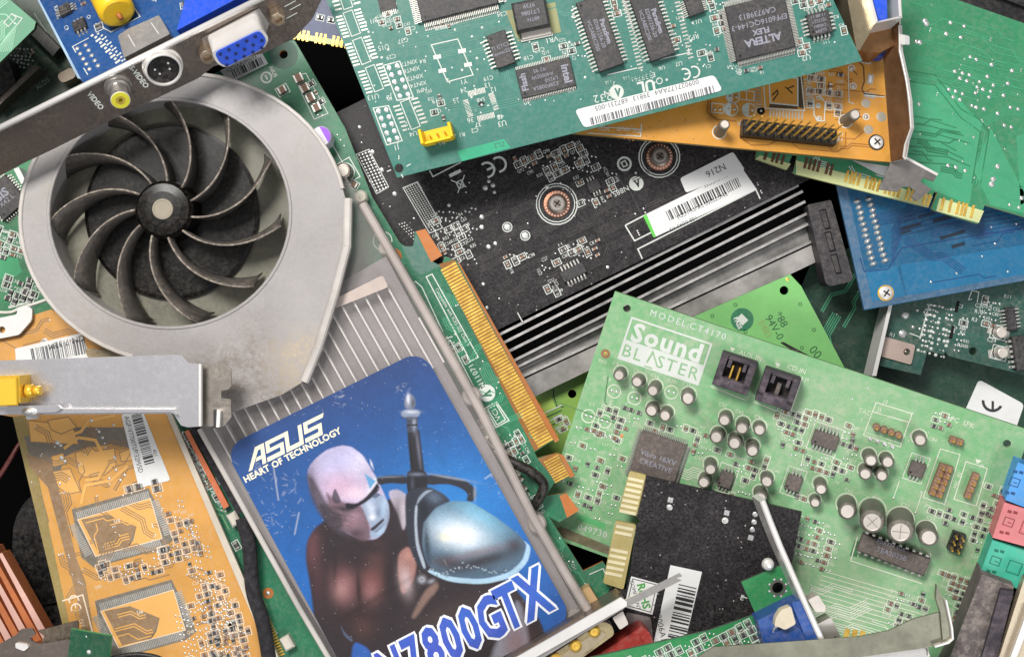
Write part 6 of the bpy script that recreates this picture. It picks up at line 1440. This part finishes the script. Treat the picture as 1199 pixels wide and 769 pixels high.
# pad columns next to the tall chips
for px, py in ((744, 8), (803, -4)):
    for i in range(20): T.R(px - 21 + i * 1.05 + 10 - 10 + 7, py + i * 4.3 - 10, 6.4, 1.7, 2, m='pin')
T.L([(711, 88), (746, 80)], 1.2); T.L([(772, 70), (807, 62), (806, 57)], 1.2)
T.field([(625, 52), (645, 50), (650, 70), (635, 75)], (11, 9), .6, seed=111); T.field([(655, 45), (678, 50), (682, 75), (664, 70)], (9, 8), .7, seed=112)
T.field([(505, 20), (530, 20), (530, 34), (508, 34)], (7, 6), .95, seed=113, size=(5, 3)); T.field([(434, 4), (470, 0), (486, 40), (450, 50), (440, 30)], (10, 9), .6, seed=114, size=(5, 3), dots=.2)
T.field([(495, 105), (525, 105), (540, 135), (505, 140)], (11, 9), .5, seed=115); T.field([(784, 8), (808, 30), (812, 60), (790, 50)], (10, 9), .5, seed=116); T.field([(822, 45), (840, 55), (838, 75), (820, 66)], (10, 8), .6, seed=117)
T.field([(925, 45), (945, 50), (950, 66), (928, 62)], (8, 7), .8, seed=118); T.field([(855, 80), (885, 74), (895, 85), (860, 92)], (9, 7), .6, seed=119); T.field([(972, 0), (992, 8), (995, 40), (982, 40)], (10, 8), .7, seed=120); T.field([(925, -2), (972, -2), (972, 12), (930, 8)], (10, 7), .8, seed=121); T.field([(830, 0), (855, 0), (855, 40), (838, 40)], (9, 8), .6, seed=122)
T.field([(710, -2), (722, -2), (730, 20), (720, 24)], (8, 7), .7, seed=123)
rr = random.Random(15)
for i in range(230):
    px, py = rr.uniform(430, 985), rr.uniform(0, 150)
    if py > 160 - (px - 470) * .2: continue
    if any(abs(px - a) < w and abs(py - b) < h for a, b, w, h in ((587, 59, 20, 28), (639, 92, 42, 24), (702, 41, 28, 48), (762, 29, 28, 48), (889, 33, 45, 42), (958, 29, 20, 20), (622, 20, 28, 28), (535, -3, 55, 30), (515, 150, 26, 20))): continue
    T.dot(px, py, rr.choice((.9, 1.2, 1.2, 1.6)), .4, M['silk'])
T.traces([(420, 20), (820, 0), (990, 30), (985, 50), (600, 135), (480, 165)], 13, 30, (20, 60), 1.2, tet, 124, (1, 4), via=.3); T.traces([(830, 60), (990, 50), (870, 90), (830, 90)], 50, 12, (10, 24), 1., tet, 125, (2, 5), via=.3); T.traces([(480, 20), (580, 10), (600, 130), (520, 130)], -80, 12, (15, 50), 1.4, tet, 126, (1, 3))
T.T('232', 705, 115, 13, 191, m='silk', sp=1.15); T.T('N', 710, 111, 13, 191, m='silk') if False else T.T('N', 712, 111, 1, 191); T.T('N', 711, 110, 11, 191)
tick(T, 722, 108, 8.4, 180); T.T('UL', 757, 101, 17, 191, bold=True); T.RG(772, 95, 3.4, 1); ce(T, 807, 86, 7.5, 193)
# long label
lo, lz = T.label('barcode_label', rpoly([(673, 129), (836, 88), (846, 106), (684, 150)], 5)); mb = MB(); T.barcode(mb, 692, 142.5, 836, 104.5, 8.5, lz, 'grayink', 21, .9)
T.T('009027177AA4  39813  687231-005', 757, 112, 8.2, 194.2, m='grayink', mb=mb, z=lz, sp=1.02); T.part('label_print', mb)
# yellow plug socket
ylp = mat('yellow plastic', '#f7cc12', .35, dust=.1, var=.06)
def ysock(mb):
    mb.box(0, -8, 0, 38, 3, 24, ylp, 0, .6); mb.box(0, 0, 0, 38, 14, 5, ylp, 0, .4); mb.box(-17.5, 0, 0, 3.5, 17, 30, ylp, 0, .8); mb.box(17.5, 0, 0, 3.5, 17, 30, ylp, 0, .8); mb.box(-11, -9, 0, 12, 3, 9, ylp, 0, .5); mb.box(11, -9, 0, 12, 3, 9, ylp, 0, .5)
so = T.put('plug_socket', ('ysock',), ysock, 513, 158, 0); mb = MB()
for i in range(3): mb.box(-9 + i * 9, 0, 5, 1.8, 1.8, 14, 'gold', 0, .3)
T.part('pins', mb, so); T.L([(499, 155), (496, 167), (534, 158)], 1.2); T.done()

# ================================================================== TV TUNER CARD top left
tvb = pcb('cobalt mask', '#1a4c86', dust=.14, col2='#163f74', vscale=30, rough=.36)
fr = Fr(150, 74, 92, 26.3, .26, -.5)
T = Thing('tv_card', 'cobalt blue card with dusty steel bracket holding yellow, black and blue video sockets', 'tv card', fr)
T.board([(36, -15), (93, 92), (100, 99), (298, 2), (270, -60), (30, -60)], tvb, mat('pale blue edge', '#9db6cc', .5))
T.SH([(40, -12), (95, 93), (91, 92), (36, -15)], MATS['pale blue edge'], .2)
dk = 'silk'
T.chip(78, 14, 15, 14, 6, 90, 2, 4.2, 6, 2); T.chip(95, 32, 16, 15, 6, 0, 2, 4.6, 6, 2.2)
T.put('capacitor', ('ycap',), lambda mb: (mb.tube([(0, 60, 20), (0, 4, 20), (0, -18, 20), (0, -22, 20)], 13, mat('yellow film capacitor', '#f2c21a', .35, dust=.1, var=.08), 32, [21, 21, 21, 17]), mb.tube([(0, -20, 20), (0, -28, 16)], 3, M['copper_edge'], 8)), 141, 16, 6)
for i, t in enumerate(('A2', 'AL1')): pass
T.L([(112, 28), (130, 38), (164, 20), (150, -2)], 1.2); T.smd(116, 32, 9, 7, 90, 'resistor'); T.field([(88, -8), (104, -8), (102, 8), (90, 8)], (9, 7), .9, seed=131, size=(7, 4), dots=0, txt=0)
T.L([(104, 45), (85, 55), (89, 62)], 1.2); T.L([(98, 80), (103, 88)], 1.2)
for i in range(5):
    for j in range(2): T.put('solder_joint', ('sj2',), lambda mb: mb.dome(0, 0, 0, 3., 1.2, M['solder'], 12), 90 + i * 3.6 + j * 10, 57 + i * 6 - j * 4, 0)
for i in range(16):
    px, py = 108 + i * 1.9 + (i % 3) * 2.4, 42 + i * 2.1; T.R(px, py, 3.4, 3.4, 20, m=M['silk']); T.R(px + 7, py - 2, 3, 2.4, 30, m=M['silk'])
for s_, px, py, a in (('MN3', 70, 16, -60), ('R2', 66, 10, -60), ('C9', 78, 33, -60), ('RA', 181, 0, -30), ('Q', 104, 20, 0), ('H', 180, -2, 26)): T.T(s_, px, py, 7, a)
T.smd(217, 6, 9, 7, -10, 'resistor'); T.T('K U', 220, 13, 8, 15, bold=True)
T.plate('metal_can', rpoly([(138, 42), (150, 34), (186, 18), (199, 40), (145, 68)], 2), 0, 14, mat('matte can steel', '#b3afad', .4, .7, dust=.25))
rail(T, 'can_seam', [(150, 41), (158, 55)], 1.5, 14, 15.5, M['steel_bright']); rail(T, 'can_seam', [(177, 27), (186, 40)], 1.5, 14, 15.5, M['steel_bright'])
T.plate('socket_body', [(222, -20), (280, -50), (290, -8), (207, 36)], 0, 12, M['bluep'])
# bracket
bf = Fr(150, 75, 112, 26.3, -.443, .9)
inv = fr.mx().inverted() @ bf.mx()
def bpart(name, mb, parent=None, label=None):
    mb.v = [tuple(inv.to_3x3() @ Vector(v) + inv.translation / S) for v in mb.v]; return T.part(name, mb, parent, label=label)
dbr = mat('dusty dark steel', '#8b8078', .26, .9, dust=.25, dcol='#b09c8c', var=.1, vscale=30, dscale=900, smear=.06)
mb = MB(); mb.prism(bf.pts([(-60, 178), (-60, 250), (0, 206), (28, 191), (60, 176), (130, 141), (232, 92), (250, 78), (310, 62), (345, 45), (366, 22), (386, -20), (300, -20), (300, 1)]), -2.6, 0, dbr); bpart('bracket', mb)
mb = MB()
a, b = bf(-60, 179), bf(310, -4.5)
mb.tube([(a[0], a[1], 1.5), (b[0], b[1], 1.5)], 3.6, M['steel_bright'], 10); bpart('bracket_fold', mb)
def at(px, py): return bf(px, py)
mb = MB(); x, y = at(138, 101); mb.lathe(x, y, [(15, 0), (15, 2), (13.5, 3), (12.5, 5), (12.5, 9), (10.5, 10), (10.5, 30, M['steel'])], M['steel'], 28)
mb.lathe(x, y, [(10.5, 30), (9.6, 30.6), (9.6, 30.6)], M['steel_bright'], 28)
yb_ = mat('yellow jack insert', '#d6cf33', .4, dust=.15); mb.lathe(x, y, [(9.9, 30.2), (9.7, 31), (5, 31.1), (4.6, 28), (3, 27.5), (2.6, 24), (.01, 24)], yb_, 28); mb.ring(x, y, 31.2, 2.6, 4.6, M['gold'], 20); bpart('video_jack', mb)
mb = MB(); x, y = at(190, 76); mb.lathe(x, y, [(22, 0), (22, 3), (20.5, 4), (20, 12), (18.8, 13), (17.6, 13), (17, 9)], M['steel_bright'], 32); mb.lathe(x, y, [(17.2, 3), (17.2, 10), (.01, 10)], M['black'], 32)
for dx, dy in ((-6, -3), (6, -3), (-8, 4), (8, 4)): mb.lathe(x + dx, y + dy, [(1.2, 10), (1.2, 10.6), (.01, 10.6)], M['steel_bright'], 8)
mb.box(x, y + 6, 10, 7, 3, .4, M['hole']); bpart('round_video_socket', mb)
mb = MB(); vq = rpoly([(241, 42), (299, 13), (308, 26), (303, 37), (258, 60), (248, 55)], 7)
mb.prism(bf.pts([(236, 44), (303, 9), (315, 27), (309, 42), (256, 70), (240, 60)]), 0, 2.5, M['steel']); 
vl = bf.pts(vq); cxv, cyv = sum(p[0] for p in vl) / len(vl), sum(p[1] for p in vl) / len(vl)
mb.prism(vl, 2.5, 38, M['steel_bright']); bpart('socket_shell', mb)
mb = MB(); ins_ = [(cxv + (p[0] - cxv) * .9, cyv + (p[1] - cyv) * .88) for p in vl]; mb.prism(ins_, 38, 39.5, M['bluep'])
dkb = mat('dark blue pin hole', '#0c2566', .6)
for j in range(3):
    for i in range(5): mb.disc(cxv - 21 + i * 10.5 + (j % 2) * 4 - 1, cyv - 7.5 + j * 7.5, 39.7, 2.1, dkb, 10)
bpart('video_socket', mb)
for px, py in ((243, 60), (325, 16)):
    mb = MB(); x, y = at(px - 2, py); mb.lathe(x, y, [(8.5, 0), (8.5, 14), (8, 15), (4.6, 15.2), (4.2, 9), (.01, 9)], mat('warm nickel', '#c2ae96', .28, .9, dust=.2), 6 if px > 300 else 20); bpart('jack_screw', mb)
for s_, px, py, a_, sz in (('S-VIDEO', 163, 90, -60, 9), ('VIDEO', 112, 118, -60, 9)):
    mb = MB(); x, y = at(px, py); mb.text(s_, x, y, .4, sz * bf.k(px, py), M['silk'], a_ - 26.3, bold=True); bpart('socket_lettering', mb)
mb = MB()
for q in (((339, 12), (352, 5)), ((335, 22), (348, 15)), ((333, 8), (346, 1))): mb.line([at(*q[0]), at(*q[1])], 1.1, .4, M['silk'])
bpart('stamped_marks', mb); T.done()

# ================================================================== STEEL BRACKET left
fr = Fr(130, 460, 92, 2, .04, .0)
bs = mat('satin steel', '#cfcdd0', .24, .8, dust=.12, dcol='#a5a0a0', var=.03, vscale=50, smear=.04, bump=.08, bscale=3000)
T = Thing('slot_bracket', 'wide satin steel slot bracket with a brass antenna socket, lying over the lower fan housing', 'bracket', fr)
T.plate('bracket_plate', rpoly([(-60, 424), (205, 415), (213, 416), (221, 425), (233, 426), (234, 499), (220, 500), (212, 498), (203, 484), (-60, 486)], 1.5), -2.5, 0, bs)
T.plate('bracket_lip', [(-60, 478), (-60, 485), (200, 482), (206, 485), (203, 479)], 0, 9, bs, M['steel_bright']); rail(T, 'bracket_fold', [(234, 426), (234, 499)], 3.4, -2, 4, M['steel_bright'])
T.plate('bracket_tab', rpoly([(235, 426), (264, 427), (270, 431), (271, 452), (267, 456), (259, 457), (259, 466), (270, 467), (271, 488), (262, 499), (256, 499), (256, 480), (250, 479), (250, 499), (235, 499)], 1.5), -14, -11, mat('tab steel', '#938c84', .33, .8, dust=.3, smear=.1))
T.plate('bracket_tooth', [(254, 479), (258, 481), (257, 500), (253, 500)], -12, -4, M['steel_bright'])
br = mat('bright brass', '#ffcd45', .25, .45, dust=.03, var=.03)
mb = MB(); mb.box(*fr(12, 455), 0, 46, 30, 30, br, 0, 2); mb.box(*fr(22, 457), 30, 24, 30, 3, br, 0, 1)
x, y = fr(46, 457, 14); mb.tube([(x - 14, y, 14), (x - 6, y, 14)], 8, br, 6); mb.tube([(x - 6, y, 14), (x + 2, y, 14)], 5, br, 16); T.part('antenna_socket', mb)
mb = MB(); x, y = fr(40, 481); mb.lathe(x, y, [(8, 8), (10, 10), (9, 13), (4, 15), (.01, 15.4)], M['solder'], 14, .5); T.part('solder_blob', mb)
T.plate('bracket_strip', [(-40, 476), (68, 474), (72, 478), (66, 482), (-40, 487)], 9, 13, bs); T.plate('white_bar', [(-30, 471), (8, 471), (9, 477), (-30, 478)], 13, 15, M['white'])
T.plate('rivet', rpoly([(30, 483), (44, 482), (45, 490), (31, 491)], 2), -4, 4, M['solder']); T.done()

# ================================================================== bottom-left things
fr = Fr(20, 720, -30, -58)
T = Thing('heatsink', 'copper pink finned heatsink in the bottom left corner', 'heatsink', fr)
cb = mat('copper fin', '#dd8350', .35, .4, dust=.2, var=.15); cp = mat('pinkish copper edge', '#f0bfb0', .35, .3, dust=.15)
T.plate('base', [(-30, 640), (-5, 640), (55, 750), (40, 800), (-60, 800)], -40, -18, cb)
for i in range(6):
    o = i * 9.5; a = (-2 - o, 648 + o * .35); T.plate('fin', [(a[0], a[1]), (a[0] + 4.5, a[1] - 1), (a[0] + 60, a[1] + 97), (a[0] + 52, a[1] + 100)], -18, 6 - i * 1.5, cp if i % 2 == 0 else cb, cb)
T.done()
fr = Fr(40, 750, 24, 15, 0, 0)
T = Thing('slot_bracket', 'dull grey steel bracket end with hooked notch over the copper heatsink, bottom left', 'bracket', fr)
T.plate('bracket_plate', rpoly([(-40, 775), (20, 742), (24, 736), (38, 735), (42, 742), (34, 748), (46, 754), (80, 748), (86, 752), (80, 790), (-40, 800)], 3), -2.5, 0, M['steel_dark'])
T.plate('bracket_flap', [(44, 738), (90, 726), (92, 728), (91, 744), (80, 748), (48, 753), (52, 744)], -10, -7, mat('brown grey steel', '#6b5f52', .4, .7, dust=.4)); T.plate('bracket_hook', rpoly([(18, 752), (30, 754), (34, 757), (28, 762), (18, 758)], 2), 0, 3, M['steel_bright']); T.done()
fr = Fr(100, 750, 34, -8)
T = Thing('circuit_board', 'tiny dark green board tab with one solder dot, over the yellow card', 'circuit board', fr)
T.board([(83, 736), (130, 744), (126, 800), (76, 800)], pcb('bottle green mask', '#124c33', dust=.15), mat('bright green edge', '#3f9a5a', .5)); T.dot(104, 763, 3, 1.2); T.dot(101, 745, 1.2, .6); T.done()
fr = Fr(180, 768, 20, 0)
T = Thing('cable', 'black cable curving along the bottom edge over the yellow card', 'cable', fr)
tubep(T, 'wire', [(120, 774, 2), (140, 768, 4), (165, 766, 5), (190, 772, 4), (205, 790, 2)], 3, M['black']); T.done()
fr = Fr(40, 640, -120, 0)
T = Thing('plastic_housing', 'rounded black plastic housing in the dark gap left of the yellow card', 'housing', fr)
T.plate('housing_body', rpoly([(14, 640), (16, 610), (30, 585), (50, 572), (75, 566), (110, 600), (110, 720), (60, 740), (20, 720)], 14), -30, 0, mat('glossy black', '#101113', .25, dust=.15)); T.plate('housing_lid', rpoly([(28, 640), (40, 610), (80, 596), (90, 700), (40, 710)], 12), 0, 5, MATS['glossy black']); T.done()
fr = Fr(5, 540, -60, 50)
T = Thing('cable', 'dark red cable in the black gap at the left edge', 'cable', fr)
tubep(T, 'wire', [(-20, 580, 0), (0, 556, 0), (14, 534, 0), (24, 518, -4), (40, 500, -10)], 3, mat('dark red wire', '#5c1f1c', .4, dust=.2)); T.done()

# ================================================================== light and camera
w = bpy.data.worlds.new('World'); sc.world = w; w.use_nodes = True
wn, wl = w.node_tree.nodes, w.node_tree.links; bg = wn['Background']; bg.inputs[0].default_value = (.96, .97, 1., 1)
tcw = wn.new('ShaderNodeTexCoord'); sx_ = wn.new('ShaderNodeSeparateXYZ'); mr = wn.new('ShaderNodeMapRange'); wl.new(tcw.outputs['Generated'], sx_.inputs[0]); wl.new(sx_.outputs['Z'], mr.inputs['Value'])
mr.inputs['From Min'].default_value = .15; mr.inputs['From Max'].default_value = 1.; mr.inputs['To Min'].default_value = AMB * .25; mr.inputs['To Max'].default_value = AMB; wl.new(mr.outputs['Result'], bg.inputs[1])
def area(name, loc, size, power, col=(1, 1, 1)):
    l = bpy.data.lights.new(name, 'AREA'); l.shape = 'RECTANGLE'; l.size, l.size_y = size[0] * S, size[1] * S; l.energy = power; l.color = col
    o = bpy.data.objects.new(name, l); COL.objects.link(o); o.location = Vector(loc) * S
    o.rotation_euler = (Vector((0, 0, 0)) - o.location).to_track_quat('-Z', 'Y').to_euler(); return o
area('window_light', LK[0], LK[1], LK[2], (1, .97, .93)); area('room_light', LF[0], LF[1], LF[2], (.93, .96, 1))
cam = bpy.data.cameras.new('camera'); co = bpy.data.objects.new('camera', cam); COL.objects.link(co); sc.camera = co
co.location = (0, 0, D * S); co.rotation_euler = (0, 0, 0); cam.sensor_width = 36; cam.sensor_fit = 'HORIZONTAL'; cam.lens = 36 * D / 1199; cam.clip_start = .01; cam.clip_end = 10
sc.view_settings.view_transform = 'Standard'; sc.view_settings.look = 'None'; sc.view_settings.exposure = 0; sc.view_settings.gamma = 1
